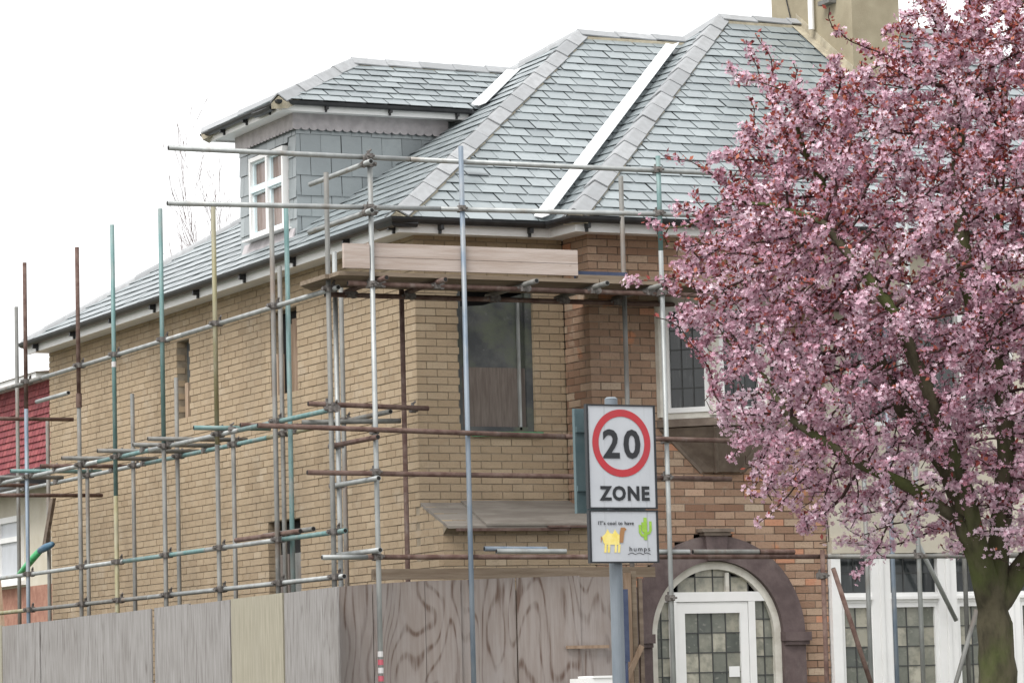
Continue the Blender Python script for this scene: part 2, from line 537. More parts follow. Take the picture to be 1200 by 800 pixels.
LEAN = .53                                   # ground floor lean-to stands this far forward
walls = []
walls.append(brick_wall('side_wall', (0, 0, 0), Y_, -X_, 0, LEN, 1.5, WALL_TOP, box_cuts(SIDE_WIN), 0, 'mortar', 'brick_yellow'))
walls.append(brick_wall('front_wall', (0, 0, 0), X_, -Y_, 0, 1.62, 3.3, WALL_TOP, box_cuts([WIN_A]), 1, 'mortar', 'brick_yellow', prio=lambda p: 0 if p.z < 5.45 or p.z > 5.85 else 2))
walls.append(brick_wall('lean_to_side_wall', (0, -LEAN, 0), Y_, -X_, 0, LEAN, 1.5, 3.3, lambda z: [(-.1, (z - 3.075) / .25 * .64 - .10)] if z > 3.08 else [], 1, 'mortar', 'brick_yellow', end1=False))
walls.append(brick_wall('lean_to_front_wall', (0, -LEAN, 0), X_, -Y_, 0, 1.64, 1.5, 3.075, no_cut, 0, 'mortar', 'brick_yellow', prio=lambda p: 1 if p.z > 2.6 else 3))
ru = V((RX - 1.62, RY, 0)).normalized()
rn = V((ru.y, -ru.x, 0))
walls.append(brick_wall('bay_return_wall', (RX, RY, 0), -ru, rn, 0, .49, 2.4, WALL_TOP, no_cut, 1, 'mortar_old', 'brick_red', end1=False))
walls.append(brick_wall('bay_front_wall', (RX, RY, 0), X_, -Y_, 0, 2.62, 1.2, WALL_TOP, bay_cuts, 0, 'mortar_old', 'brick_red',
                        prio=lambda p: 1.5 if (p.x < 3.2 and (p.z < 4.05 or p.x < 2.6) and p.z > 2.6) else 3))
# the raked top of the lean-to's side: bricks above the rake are cut away
brick_pool.sort(key=lambda t: t[0])
shared = {}
for i, (_, br, stuff) in enumerate(brick_pool):
    if i >= 300:
        put_brick(stuff, br)
        continue
    o, u, n, lo, hi, zb, zt, jit, tint, bm, wallmb = br
    key = (bm, round((hi - lo) / .004), round(tint * 9), tuple(n))
    if key not in shared:
        b = MB()
        b.obox(V((0, 0, 0)), u, Z_, n, 0, hi - lo, 0, zt - zb, -.1025, 0, tint=round(tint * 9) / 9)
        shared[key] = b.mesh('brick', bm)
    parent = [wl[0] for wl in walls if wl[1] is stuff][0]
    ob = link('brick', shared[key], parent)
    ob.location = o + u * lo + Z_ * zb + n * jit
for wo, stuff, bm in walls:
    if stuff.f:
        stuff.build('brickwork', bm, wo, kind='stuff')

# plain bodies below and behind what can be seen
b = MB(); b.box(.005, .26, .0, LEN, 0, 1.5); b.box(.01, 1.64, -LEAN + .005, -LEAN + .25, 0, 1.5); b.box(.3, XR, LEN - .26, LEN, 0, WALL_TOP); b.box(XR - .25, XR, .3, LEN - .3, 0, WALL_TOP)
b.box(RX + .01, 1.9, RY + .01, RY + .26, 0, 1.2); b.box(4.05, 4.27, RY + .01, RY + .26, 0, 1.2)
b.box(.02, .2, -LEAN + .26, -.01, 0, 1.5)
b.build('rear_wall', 'brick_yellow', HOUSE)
for q in ((.26, .30, 3.0, 7.2, 2.2, 5.9), (.4, 1.5, .255, .29, 3.9, 5.7), (RX + .3, 4.0, RY + .9, RY + .94, .2, 5.9)):   # near-black sheets paint the darkness of rooms behind the openings
    b = MB(); b.box(*q); b.build('room_shade', 'dark', HOUSE)

# ---- boarded openings in the side wall
def side_board(y0, y1, z0, z1, dep, m, name='window_board'):
    b = MB(); b.box(dep, dep + .02, y0, y1, z0, z1)
    return b.build(name, m, HOUSE)


a = SIDE_WIN[0]
side_board(a[0] - .02, a[1] + .02, a[2] - .02, a[3] + .02, .13, 'win_board')
b = MB(); b.box(.085, .125, a[1] - .13, a[1] - .03, a[2], a[2] + .42); b.build('batten', 'new_timber', HOUSE)
a = SIDE_WIN[1]
b = MB(); b.box(.15, .17, a[0] - .02, a[1] + .02, a[2] - .02, a[3] + .02); b.build('window_board', 'dark', HOUSE)  # near-black sheet, painted darkness of the opening behind the planks
for i in range(4):
    y = a[0] + .0 + i * .14
    b = MB(); b.box(.11, .135, y, y + .13, a[2] - .01, a[3] - .12 - .05 * (i % 2)); b.build('plank', 'plank_brown', HOUSE)
b = MB(); b.box(.02, .10, a[1] - .16, a[1] - .08, a[2], a[2] + .45); b.build('batten', 'new_timber', HOUSE)
a = SIDE_WIN[2]
b = MB(); b.box(.15, .17, a[0] - .02, a[1] + .02, a[2] - .02, a[3] + .02); b.build('window_board', 'dark', HOUSE)  # near-black backing sheet in the same painted-darkness colour, behind both boards
b = MB(); b.box(.07, .095, a[0], a[0] + .40, a[2], a[2] + .62); b.build('window_board', 'galv_dark', HOUSE)
b = MB(); b.box(.07, .10, a[1] - .42, a[1] - .1, a[2], a[2] + .62); b.build('window_board', 'win_board_low', HOUSE)
b = MB()
for a in SIDE_WIN:
    b.box(.03, .12, a[0] - .08, a[1] + .08, a[3] - .002, a[3] + .028)
b.build('lintel', 'mortar', HOUSE)

# ---- boarded window in the recessed front
x0, x1, z0, z1 = WIN_A
fr = MB()
fr.box(x0, x0 + .05, .05, .12, z0, z1); fr.box(x1 - .07, x1, .05, .12, z0, z1); fr.box(x0 + .05, x1 - .07, .05, .12, z0, z0 + .05)
wa = fr.build('boarded_window', 'win_board', HOUSE)
b = MB(); b.prism([(x0 + .04, .10, 4.68), (x1 - .06, .10, 4.68), (x1 - .06, .10, 5.44), (x0 + .32, .10, 5.31), (x0 + .04, .10, 5.29)], V((0, .02, 0))); b.build('upper_board', 'win_board', wa)
b = MB(); b.box(x0 + .04, x1 - .06, .085, .105, z0 + .02, 4.69); b.build('lower_board', 'win_board_low', wa)
b = MB(); b.box(x1 - .155, x1 - .13, .05, .083, z0 + .02, 5.38); b.build('metal_strip', 'galv', wa)
b = MB(); b.box(x0 + .0, x1 + .06, -.04, .10, z0 - .03, z0 - .004); b.box(x0 + .1, x1 + .04, -.052, -.041, z0 - .055, z0 - .012); b.build('sill_sheet', 'green', wa)
b = MB(); b.box(x0 - .1, x1 + .1, .0, .1, z1 - .001, z1 + .09); b.build('lintel', 'timber', wa)

# ---- lean-to roof of loose sheets
lean = MB()
lean.prism([(.0, -.02, 3.345), (.0, -LEAN - .13, 3.085), (.0, -LEAN - .13, 3.06), (.0, -.02, 3.31)], V((1.66, 0, 0)))
lt = lean.build('lean_to_roof', 'roof_board', HOUSE)
b = MB(); b.prism([(.44, .01, 3.372), (.40, -LEAN - .14, 3.106), (.40, -LEAN - .14, 3.086), (.44, .01, 3.352)], V((1.22, 0, 0))); b.build('sheet', 'roof_board', lt)
b = MB(); b.box(.08, 1.3, -LEAN - .148, -LEAN - .131, 3.035, 3.062); b.box(1.05, 1.64, -LEAN - .17, -LEAN - .14, 3.066, 3.086); b.build('edge_batten', 'rust', lt)
b = MB(); b.prism([(0.005, -LEAN + .02, 3.0), (.005, -.01, 3.0), (.005, -.01, 3.34), (.005, -LEAN - .1, 3.08)], V((.16, 0, 0))); b.build('cheek', 'mortar', lt)

# ---- eaves
EAVE = [(0, LEN), (0, 0), (1.62, 0), (RX, RY), (XR, RY)]
b = MB(); b.sweep(EAVE, [(.255, 5.955), (.285, 5.955), (.285, 6.085), (.255, 6.085)]); b.build('fascia', 'white', HOUSE)
b = MB(); b.sweep(EAVE, [(-.05, 5.975), (.254, 5.975), (.254, 5.995), (-.05, 5.995)]); b.build('soffit', 'white', HOUSE)


def gutter_prof(r, o):
    n = 8
    outer = [(o + r - r * math.cos(math.pi * i / n), -r * .95 * math.sin(math.pi * i / n)) for i in range(n + 1)]
    inner = [(o + r - (r - .006) * math.cos(math.pi * i / n), -(r - .006) * .95 * math.sin(math.pi * i / n)) for i in range(n, -1, -1)]
    return outer + inner


b = MB(); b.sweep(EAVE, gutter_prof(.064, .289), z=6.092)
gut = b.build('gutter', 'black', HOUSE)
bm = MB(); bm.box(-.018, .018, 0, .075, 0, .085); bm.box(-.012, .012, 0, .028, -.035, 0)
bracket_me = bm.mesh('gutter_bracket', 'black')


def bracket(x, y, z, rz):
    o = link('gutter_bracket', bracket_me, gut)
    o.location = (x, y, z); o.rotation_euler = (0, 0, rz)


for y in (11.2, 9.7, 8.2, 6.75, 5.3, 3.85, 2.4, .95, -.2):
    bracket(-.287, y, 5.985, math.pi / 2 * 1)
for x in (.15, 1.12):
    bracket(x, -.287, 5.985, math.pi)
for x in (1.5, 2.3, 3.3, 4.3, 5.3):
    bracket(x, RY - .287, 5.985, math.pi)
b = MB(); b.tube([(-.35, .02, 6.05), (-.35, -.34, 6.045), (-.12, -.345, 6.045)], .05, 8); b.build('gutter_union', 'black', gut)

# ---- roof planes
APEX = V((3.8, 3.8, Z0 + K * 4.1))
C00, C01 = V((-.3, -.3, Z0)), V((-.3, LEN + .1, Z0))
VAL = V((1.34, -.3, Z0))
HB = V((1.375, RY - .3, Z0))
MB_ = .935
QT = 4.1
QV = V((VAL.x + MB_ * QT, -.3 + QT, Z0 + K * QT))
TB = 4.5
APEX2 = V((HB.x + MB_ * TB, HB.y + TB, Z0 + K * TB))
BR0, BR1 = V((XR + .2, RY - .3, Z0)), V((XR + .2, APEX2.y, APEX2.z))
deck = MB()
for poly in ([C00, VAL, QV, APEX], [C01, C00, APEX], [VAL, HB, APEX2, QV], [HB, BR0, BR1, APEX2],
             [V((XR + .2, LEN + .1, Z0)), C01, APEX, V((XR + .2, APEX.y, APEX.z))],
             [QV, APEX2, BR1, V((XR + .2, APEX.y + 1.5, APEX.z - .4)), V((QV.x, APEX.y + 1.0, APEX.z - .2))]):
    deck.add([p - V((0, 0, .035)) for p in poly], [tuple(range(len(poly)))])
ROOF = deck.build('roof', 'underlay', HOUSE)


def slates(o, u, vdir, poly3, gauge, width, parent, prio, base=.030, lift=.015, thick=.006, gap=.007, phase=0.0, mt='slate', visible=None):
    """lay slates on a plane through o with u along the courses and vdir up it, clipped to the convex outline poly3"""
    o = V(o)
    n = u.cross(vdir).normalized()
    reg = [((p - o).dot(u), (p - o).dot(vdir)) for p in poly3]
    if sum(reg[i][0] * reg[(i + 1) % len(reg)][1] - reg[(i + 1) % len(reg)][0] * reg[i][1] for i in range(len(reg))) < 0:
        reg = reg[::-1]
    us, vs = [p[0] for p in reg], [p[1] for p in reg]
    rest = MB()
    r = 0
    v0 = min(vs)
    while v0 < max(vs):
        a = min(us) - width + (width / 2 if r % 2 else 0) + phase
        while a < max(us):
            jw = random.uniform(-.006, .006) * gap / .007; jv = random.uniform(-.005, .005)
            q = clip_poly([(a + gap + jw, v0 + jv), (a + width - gap + jw, v0 + jv + random.uniform(-.003, .003)), (a + width - gap + jw, v0 + gauge * 1.16), (a + gap + jw, v0 + gauge * 1.16)], reg)
            if len(q) >= 3 and area2(q) > .002:
                wob = random.uniform(-.002, .003)
                top = [o + u * p[0] + vdir * p[1] + n * (base + wob - lift * (p[1] - v0) / (gauge * 1.16)) for p in q]
                tint = min(1, max(0, random.gauss(.5, .22)))
                full = area2(q) > .93 * (width - .008) * gauge * 1.16
                slate_pool.append((prio(top[0], area2(q)), top, -n * thick, tint, parent, rest, mt))
            a += width
        v0 += gauge
        r += 1
    rest.parent = parent
    rest.mt = mt
    return rest


rests = []
up_f = V((0, 1, K)).normalized()             # up the slopes that face the street
up_s = V((1, 0, K)).normalized()             # up the slope over the side wall
rests.append(slates(C00, X_, up_f, [C00, VAL, QV, APEX], .205, .255, ROOF, lambda p, a: 0 if a > .03 else 2))
rests.append(slates(C00, -Y_, up_s, [C01, C00, APEX], .205, .255, ROOF, lambda p, a: 5))
rests.append(slates(HB, X_, up_f, [HB, BR0, BR1, APEX2], .205, .255, ROOF, lambda p, a: 1 + p.x * .02 if a > .03 and p.x < 6.4 else 6))
su = (HB - VAL).normalized()
sv = ((QV - VAL) - su * (QV - VAL).dot(su)).normalized()
rests.append(slates(VAL, su, sv, [VAL, HB, APEX2, QV], .205, .255, ROOF, lambda p, a: 5))

# ---- dormer
DX, DY0, DY1, DT = .20, 3.53, 5.22, 7.76
DE, DO = 7.84, .28                           # dormer eaves level, overhang
DYC = (DY0 + DY1) / 2
DR = 8.52
roof_x = lambda z: (z - Z0) / K - .3
dw = MB()
dw.prism([(DX + .02, DY0 + .02, roof_x(0) * 0 + 6.3), (DX + .02, DY0 + .02, DT + .1), (roof_x(DT + .1) + .3, DY0 + .02, DT + .1), (roof_x(DT + .1) + .3, DY0 + .02, 6.3)], V((0, DY1 - DY0 - .04, 0)))
DWALL = dw.build('dormer_wall', 'underlay', HOUSE)
zc = lambda x: Z0 + K * (x + .3)
rests.append(slates((DX, DY0 + .015, zc(DX)), X_, Z_, [V((DX, DY0, zc(DX))), V((roof_x(DT - .0), DY0, DT)), V((DX, DY0, DT))], .225, .24, DWALL, lambda p, a: .5 if a > .02 else 2, base=.024, lift=.014, thick=.006, gap=.003, phase=.05))
WY0, WY1, WZ0, WZ1 = 3.78, 4.80, 6.56, 7.46  # dormer window
for (a0, a1, c0, c1) in ((DY0, WY0 - .03, zc(DX) - .02, DT), (WY1 + .03, DY1, zc(DX) - .02, DT), (WY0 - .03, WY1 + .03, WZ1 + .03, DT)):
    rests.append(slates((DX + .015, a1, zc(DX)), -Y_, Z_, [V((DX, a1, c0)), V((DX, a0, c0)), V((DX, a0, c1)), V((DX, a1, c1))], .225, .24, DWALL, lambda p, a: .5 if a > .02 else 2, base=.024, lift=.014, thick=.006, gap=.003))
b = MB(); b.prism([(DX - .03, WY0 - .2, zc(DX) - .03), (DX - .03, WY1 + .3, zc(DX) - .03), (DX + .01, WY1 + .3, WZ0 - .03), (DX + .01, WY0 - .2, WZ0 - .03)], V((-.02, 0, 0))); b.build('apron_flashing', 'lead_old', DWALL)
# cheek and face dressing: scalloped lead
def scallop(path, z0, z1, w, name):
    b = MB()
    p0, p1 = V(path[0]), V(path[1])
    L = (p1 - p0).length; d = (p1 - p0).normalized(); n = V((d.y, -d.x, 0))
    k = max(1, int(L / w))
    w = L / k
    for i in range(k):
        pts = [p0 + d * (i * w), p0 + d * ((i + 1) * w)]
        arc = [p0 + d * (i * w + w / 2 + w / 2 * math.cos(t)) + Z_ * (z0 + .03 - .03 * math.sin(t)) for t in [math.pi * j / 6 for j in range(7)]]
        poly = [pts[0] + Z_ * z1, pts[1] + Z_ * z1] + arc
        b.prism(poly, n * .012)
    return b.build(name, 'lead_old', DWALL)


scallop([(DX, DY1 + .02, 0), (DX - .0, DY0 - .03, 0)], DT - .17, DT + .01, .095, 'lead_trim').location = (-.035, 0, 0)
scallop([(DX - .05, DY0, 0), (roof_x(DT - .17) + .1, DY0, 0)], DT - .17, DT + .01, .095, 'lead_trim').location = (0, -.035, 0)
# eaves of the dormer
DP = [(2.45, DY1), (DX, DY1), (DX, DY0), (2.15, DY0)]
b = MB(); b.sweep(DP, [(.225, DT - .005), (.255, DT - .005), (.255, DE), (.225, DE)]); b.build('dormer_fascia', 'white', HOUSE)
b = MB(); b.sweep(DP, [(-.05, DT + .012), (.224, DT + .012), (.224, DT + .03), (-.05, DT + .03)]); b.build('dormer_soffit', 'white', HOUSE)
b = MB(); b.sweep(DP, gutter_prof(.045, .258), z=DE + .012)
dg = b.build('dormer_gutter', 'black', HOUSE)
for x in (.45, 1.2, 2.0):
    o = link('gutter_bracket', bracket_me, dg); o.location = (x, DY0 - .256, DT + .02); o.rotation_euler = (0, 0, math.pi); o.scale = (.8, .8, .7)
for y in (3.6, 4.3, 5.0):
    o = link('gutter_bracket', bracket_me, dg); o.location = (DX - .256, y, DT + .02); o.rotation_euler = (0, 0, math.pi / 2); o.scale = (.8, .8, .7)
b = MB(); b.tube([(DX - .3, 3.95, DE - .02), (DX - .3, 3.72, DE - .03), (DX - .29, 3.45, DE - .02)], .045, 8); b.build('gutter_union', 'black', dg)
e = DO + .02
D00, D01 = V((DX - e, DY0 - e, DE + .01)), V((DX - e, DY1 + e, DE + .01))
DAP = V((1.24, DYC, DR))
DRE = V((roof_x(DR) + .05, DYC, DR))
DV0, DV1 = V((roof_x(DE) + .02, DY0 - e, DE + .01)), V((roof_x(DE) + .02, DY1 + e, DE + .01))
dd = MB()
for poly in ([D00, DV0, DRE, DAP], [D01, D00, DAP], [DV1, D01, DAP, DRE]):
    dd.add([p - V((0, 0, .03)) for p in poly], [tuple(range(len(poly)))])
DROOF = dd.build('dormer_roof', 'underlay', HOUSE)
dk = (DR - DE - .01) / (DYC - D00.y)
rests.append(slates(D00, X_, V((0, 1, dk)).normalized(), [D00, DV0, DRE, DAP], .185, .255, DROOF, lambda p, a: 0 if a > .03 else 2))
dks = (DR - DE - .01) / (DAP.x - D00.x)
rests.append(slates(D01, -Y_, V((1, 0, dks)).normalized(), [D01, D00, DAP], .185, .255, DROOF, lambda p, a: 5))
rests.append(slates(DV1, -X_, V((0, -1, dk)).normalized(), [DV1, D01, DAP, DRE], .185, .255, DROOF, lambda p, a: 6))

slate_pool.sort(key=lambda t: t[0])
for i, (_, top, off, tint, parent, rest, mtn) in enumerate(slate_pool):
    if i < 300:
        b = MB(); c = top[0].copy()
        b.prism([p - c for p in top], off, tint=tint)
        o = b.build('slate', mtn, parent); o.location = c
    else:
        rest.prism(top, off, tint=tint)
for rmb in rests:
    if rmb.f:
        rmb.build('slating', rmb.mt, rmb.parent, kind='stuff')


# ---- ridge and hip tiles, each one a piece
def ridge_line(p, q, n1, n2, parent, ln=.43, half=.125, rise=.05):
    p, q = V(p), V(q)
    L = (q - p).length
    d = (q - p).normalized()
    k = max(1, round(L / ln))
    ln = L / k
    upv = (n1 + n2).normalized()
    upv = (upv - d * upv.dot(d)).normalized()
    sidev = d.cross(upv)
    # bedding mortar under the tiles
    bd = MB()
    pr = [(-half * 1.0, -.085), (-half * .94, -.028), (-half * .5, .008), (0, rise), (half * .5, .008), (half * .94, -.028), (half * 1.0, -.085)]
    bd.prism([p - d * .02 + sidev * a + upv * b_ for a, b_ in pr], q - p)
    bd.build('bedding_mortar', 'bedding', parent)
    for i in range(k):
        c0 = p + d * (i * ln)
        wob = [random.uniform(-.005, .005) for _ in range(3)]
        vs = []
        for t, sc, dz in ((-.012, 1.03, .012), (ln - .004, .99, .0)):
            for th in (0, 1):
                for j, (pa, pb) in enumerate(((-1, -.012), (-.55, .026), (-.14, rise + .012), (0, rise + .02), (.14, rise + .012), (.55, .026), (1, -.012))):
                    vs.append(c0 + d * t + sidev * (pa * half * sc * (1 if th == 0 else .96) + wob[0]) + upv * (pb - .014 * th + dz + wob[1]))
        fs = []
        for j in range(6):
            fs += [(j, j + 1, 15 + j, 14 + j), (7 + j, 21 + j, 22 + j, 8 + j), (j, 7 + j, 8 + j, j + 1), (14 + j, 15 + j, 22 + j, 21 + j)]
        fs += [(0, 14, 21, 7), (6, 13, 27, 20)]
        b = MB()
        b.add([x - c0 for x in vs], fs, tint=random.random())
        o = b.build('ridge_tile', 'ridge', parent, smooth=False)
        o.location = c0


NF, NS = V((0, -K, 1)).normalized(), V((-K, 0, 1)).normalized()
NSP = su.cross(sv).normalized()
NREAR = (V((XR, LEN, Z0)) - C01).cross(APEX - C01).normalized()
ridge_line(C00 + V((0, 0, .02)), APEX, NF, NS, ROOF)
ridge_line(C01, APEX, NS, NREAR, ROOF, half=.075, rise=.03)
ridge_line(APEX, QV + V((.05, 0, 0)), NF, V((0, K, 1)).normalized(), ROOF)
ridge_line(HB + V((0, 0, .02)), APEX2, NF, NSP, ROOF)
ridge_line(QV, APEX2, NSP, V((.2, .6, 1)).normalized(), ROOF, half=.09)
ridge_line(APEX2, BR1, NF, V((0, K, 1)).normalized(), ROOF)
ND = V((0, -dk, 1)).normalized()
ridge_line(D00, DAP, ND, V((-dks, 0, 1)).normalized(), DROOF, half=.10)
ridge_line(D01, DAP, V((-dks, 0, 1)).normalized(), V((0, dk, 1)).normalized(), DROOF, half=.10)
ridge_line(DAP, DRE, ND, V((0, dk, 1)).normalized(), DROOF, half=.095)


def valley(p, q, wdt, n1, n2, parent, shift=V((0, 0, 0))):
    d = (q - p).normalized(); upv = (n1 + n2).normalized(); s_ = d.cross(upv).normalized()
    b = MB()
    p, q = p + shift, q + shift
    a = [p + upv * .092 + s_ * wdt, p + upv * .07, p + upv * .092 - s_ * wdt]
    b.prism([a[0], a[1], a[2], a[2] - upv * .01, a[1] - upv * .01, a[0] - upv * .01], q - p)
    b.build('valley_lead', 'lead_new', parent)


valley(VAL, QV - (QV - VAL) * .05, .078, NF, NSP, ROOF, V((-.07, 0, 0)))
valley(DV0 + V((0, 0, 0)), DRE - (DRE - DV0) * .06, .085, ND, NS, DROOF, V((-.02, -.02, .0)))
b = MB(); b.box(-.55, .05, -.04, .04, 0, .03); o = b.build('fallen_slate', 'slate', ROOF); o.location = (1.02, .5, 6.76); o.scale = (.4, 1, 1)

# ---- dormer window
DWIN = MB()
for (y0, y1, z0, z1) in ((WY0, WY0 + .04, WZ0, WZ1), (WY1 - .04, WY1, WZ0, WZ1), (WY0 + .04, WY1 - .04, WZ0, WZ0 + .045), (WY0 + .04, WY1 - .04, WZ1 - .045, WZ1),
                         (4.25, 4.30, WZ0 + .045, WZ1 - .045)):
    DWIN.box(DX - .06, DX + .05, y0, y1, z0, z1)
dwin = DWIN.build('dormer_window', 'white', HOUSE)
ZT = 7.10
for (y0, y1) in ((WY0 + .04, 4.25), (4.30, WY1 - .04)):
    b = MB(); b.box(DX - .05, DX + .045, y0, y1, ZT - .03, ZT + .03); b.build('transom', 'film', dwin)
    for (z0, z1) in ((WZ0 + .045, ZT - .03), (ZT + .03, WZ1 - .045)):
        b = MB()
        for (p0, p1, q0, q1) in ((y0, y0 + .022, z0, z1), (y1 - .022, y1, z0, z1), (y0 + .022, y1 - .022, z0, z0 + .022), (y0 + .022, y1 - .022, z1 - .022, z1)):
            b.box(DX - .022, DX + .04, p0, p1, q0, q1)
        b.build('sash', 'film', dwin)
        b = MB(); b.box(DX + .01, DX + .02, y0 + .022, y1 - .022, z0 + .022, z1 - .022); b.build('pane', 'glass_timber_tint', dwin)
b = MB(); b.box(DX - .11, DX + .03, WY0 - .08, WY1 + .12, WZ0 - .022, WZ0 - .003); b.build('sill', 'white', dwin)

# ---- chimney
CX0, CX1, CY0, CY1 = 6.62, 7.25, 2.47, 4.28
b = MB(); b.box(CX0, CX1, CY0, CY1, 7.9, 10.6); ch = b.build('chimney', 'render', HOUSE)
b = MB(); b.box(CX0 - .06, CX1 + .06, CY0 - .06, CY1 + .06, 10.6, 10.75); b.build('chimney_cap', 'render', ch)
b = MB(); b.tube([(CX0 - .06, 3.27, 9.03), (CX0 - .06, 3.27, 10.5)], .035, 10); b.build('white_pipe', 'white', ch)
b = MB(); b.tube([(CX0 - .02, 3.75, 9.1), (CX0 - .015, 3.9, 9.5), (CX0 - .02, 4.02, 10.4)], .008, 6); b.build('cable', 'black', ch)
b = MB(); b.box(CX0 - .1, CX0 - .002, 2.8, 3.05, 9.26, 9.31); b.build('bracket', 'galv_dark', ch)
b = MB()
zr = lambda y: Z0 + K * (y - RY + .3)
b.prism([(CX0 - .012, CY0, zr(CY0)), (CX0 - .012, APEX2.y, zr(APEX2.y)), (CX0 - .012, APEX2.y, zr(APEX2.y) + .14), (CX0 - .012, CY0, zr(CY0) + .14)], V((.01, 0, 0)))
b.prism([(CX0, CY0, zr(CY0) + .03), (CX0, APEX2.y, zr(APEX2.y) + .03), (CX0 - .14, APEX2.y, zr(APEX2.y) + .045), (CX0 - .14, CY0, zr(CY0) + .045)], V((0, 0, .008)))
b.build('flashing', 'bedding', ch)

# ---- oriel window on the bay
ORI = [V((2.44, RY, 0)), V((2.83, RY - .38, 0)), V((3.40, RY - .38, 0)), V((3.78, RY, 0))]
OZ0, OZ1 = 4.16, 5.40
ob = MB()
def ori_poly(z, grow=0):
    c = V((3.11, RY, 0))
    return [c + (p - c) * (1 + grow) + Z_ * z for p in ORI]
ob.prism(ori_poly(OZ0 - .02, .02), Z_ * .06); ob.prism(ori_poly(OZ1 - .14, .02), Z_ * .26)
for i in range(4):
    ob.tube([ORI[i] + Z_ * OZ0, ORI[i] + Z_ * (OZ1 - .1)], .06, 8)
oriel = ob.build('oriel_window', 'white_old', HOUSE)
b = MB(); b.prism(ori_poly(OZ0 - .10, .10), Z_ * .075); b.build('sill', 'stone_brown', oriel)
b = MB()
tp = ori_poly(4.05, .04); bt = [V((2.86, RY, 3.62)), V((2.98, RY - .09, 3.62)), V((3.25, RY - .09, 3.62)), V((3.36, RY, 3.62))]
b.add(tp + bt, [(0, 1, 2, 3), (7, 6, 5, 4), (0, 4, 5, 1), (1, 5, 6, 2), (2, 6, 7, 3), (3, 7, 4, 0)])
brk = b.build('bracket', 'stone_brown', oriel)
b = MB()
for i in (1, 2):
    b = MB(); b.tube([tp[i], bt[i]], .022, 6); b.build('bracket_rib', 'stone_brown', oriel)
b = MB(); b.tube([tp[0], bt[0]], .022, 6); b.build('bracket_rib', 'stone_brown', oriel)
for i in range(3):
    p, q = ORI[i], ORI[i + 1]
    d = (q - p).normalized(); n = V((d.y, -d.x, 0)); L = (q - p).length
    fr = MB(); zz0, zz1 = OZ0 + .04, OZ1 - .14
    ld = MB()
    m = .075
    for (a0, a1, c0, c1) in ((.04, m + .02, zz0, zz1), (L - m - .02, L - .04, zz0, zz1), (m + .02, L - m - .02, zz0, zz0 + .05), (m + .02, L - m - .02, zz1 - .05, zz1)):
        fr.obox(p, d, Z_, n, a0, a1, c0, c1, -.04, .03)
    fr.build('casement', 'white', oriel)
    a0, a1, c0, c1 = m + .02, L - m - .02, zz0 + .05, zz1 - .05
    nx, nz = max(2, round((a1 - a0) / .11)), 5
    for ix in range(nx):
        for iz in range(nz):
            pm = MB(); pm.obox(V((0, 0, 0)), d, Z_, n, 0, (a1 - a0) / nx, 0, (c1 - c0) / nz, -.004, 0, tint=random.random() ** 2)
            o = pm.build('pane', 'glass_dark', oriel); o.location = p + d * (a0 + (a1 - a0) * ix / nx) + Z_ * (c0 + (c1 - c0) * iz / nz)
    for ix in range(1, nx): ld.obox(p, d, Z_, n, a0 + (a1 - a0) * ix / nx - .006, a0 + (a1 - a0) * ix / nx + .006, c0, c1, -.003, .008)
    for iz in range(1, nz): ld.obox(p, d, Z_, n, a0, a1, c0 + (c1 - c0) * iz / nz - .006, c0 + (c1 - c0) * iz / nz + .006, -.002, .006)
    ld.build('leading', 'leading', oriel)

# ---- porch: plum painted surround, white arched screen, door
def arch_ring(r0, r1, y0, y1, zb, name, m, parent, n=36):
    b = MB()
    ring = []
    for r in (r0, r1):
        pts = [(ARC_C - r, zb)] + [(ARC_C - r * math.cos(math.pi * i / n), ARC_Z + r * math.sin(math.pi * i / n)) for i in range(n + 1)] + [(ARC_C + r, zb)]
        ring.append(pts)
    k = len(ring[0])
    vs = [(x, y, z) for y in (y0, y1) for rr in ring for x, z in rr]
    fs = []
    for i in range(k - 1):
        fs += [(i, i + 1, k + i + 1, k + i), (2 * k + i, 3 * k + i, 3 * k + i + 1, 2 * k + i + 1), (i, 2 * k + i, 2 * k + i + 1, i + 1), (k + i, k + i + 1, 3 * k + i + 1, 3 * k + i)]
    fs += [(0, k, 3 * k, 2 * k), (k - 1, 3 * k - 1, 4 * k - 1, 2 * k - 1)]
    b.add(vs, fs)
    return b.build(name, m, parent)


porch = arch_ring(.745, ARC_R - .004, RY - .05, RY + .2, 0.0, 'porch_arch', 'purple', HOUSE)
b = MB()
b.prism([(2.86, RY - .09, 2.74), (3.06, RY - .09, 2.74), (3.09, RY - .09, 3.02), (2.83, RY - .09, 3.02)], V((0, .12, 0))); b.build('keystone', 'purple', porch)
b = MB(); b.box(2.78, 3.14, RY - .13, RY + .0, 3.02, 3.055); b.box(2.81, 3.11, RY - .11, RY, 2.985, 3.019); b.build('keystone_cap', 'stone_brown', porch)
for sx in (-1, 1):
    xa, xb = sorted((ARC_C + sx * .735, ARC_C + sx * 1.04))
    b = MB(); b.box(xa, xb, RY - .10, RY + .05, 1.93, 2.02); b.box(xa + .015, xb - .015, RY - .08, RY + .05, 1.89, 1.929); b.build('impost', 'purple', porch)
screen = arch_ring(.665, .742, RY + .0, RY + .07, 0.0, 'porch_screen', 'white_old', HOUSE)
b = MB(); b.box(ARC_C - .60, ARC_C + .60, RY + .004, RY + .066, 2.335, 2.43); b.build('transom', 'white', screen)
for x in (2.49, 3.38):
    b = MB(); b.box(x - .03, x + .045, RY + .006, RY + .064, 0, 2.334); b.build('door_post', 'white', screen)
b = MB(); b.box(3.10, 3.14, RY + .01, RY + .06, 2.431, 2.62); b.build('glazing_bar', 'white_old', screen)


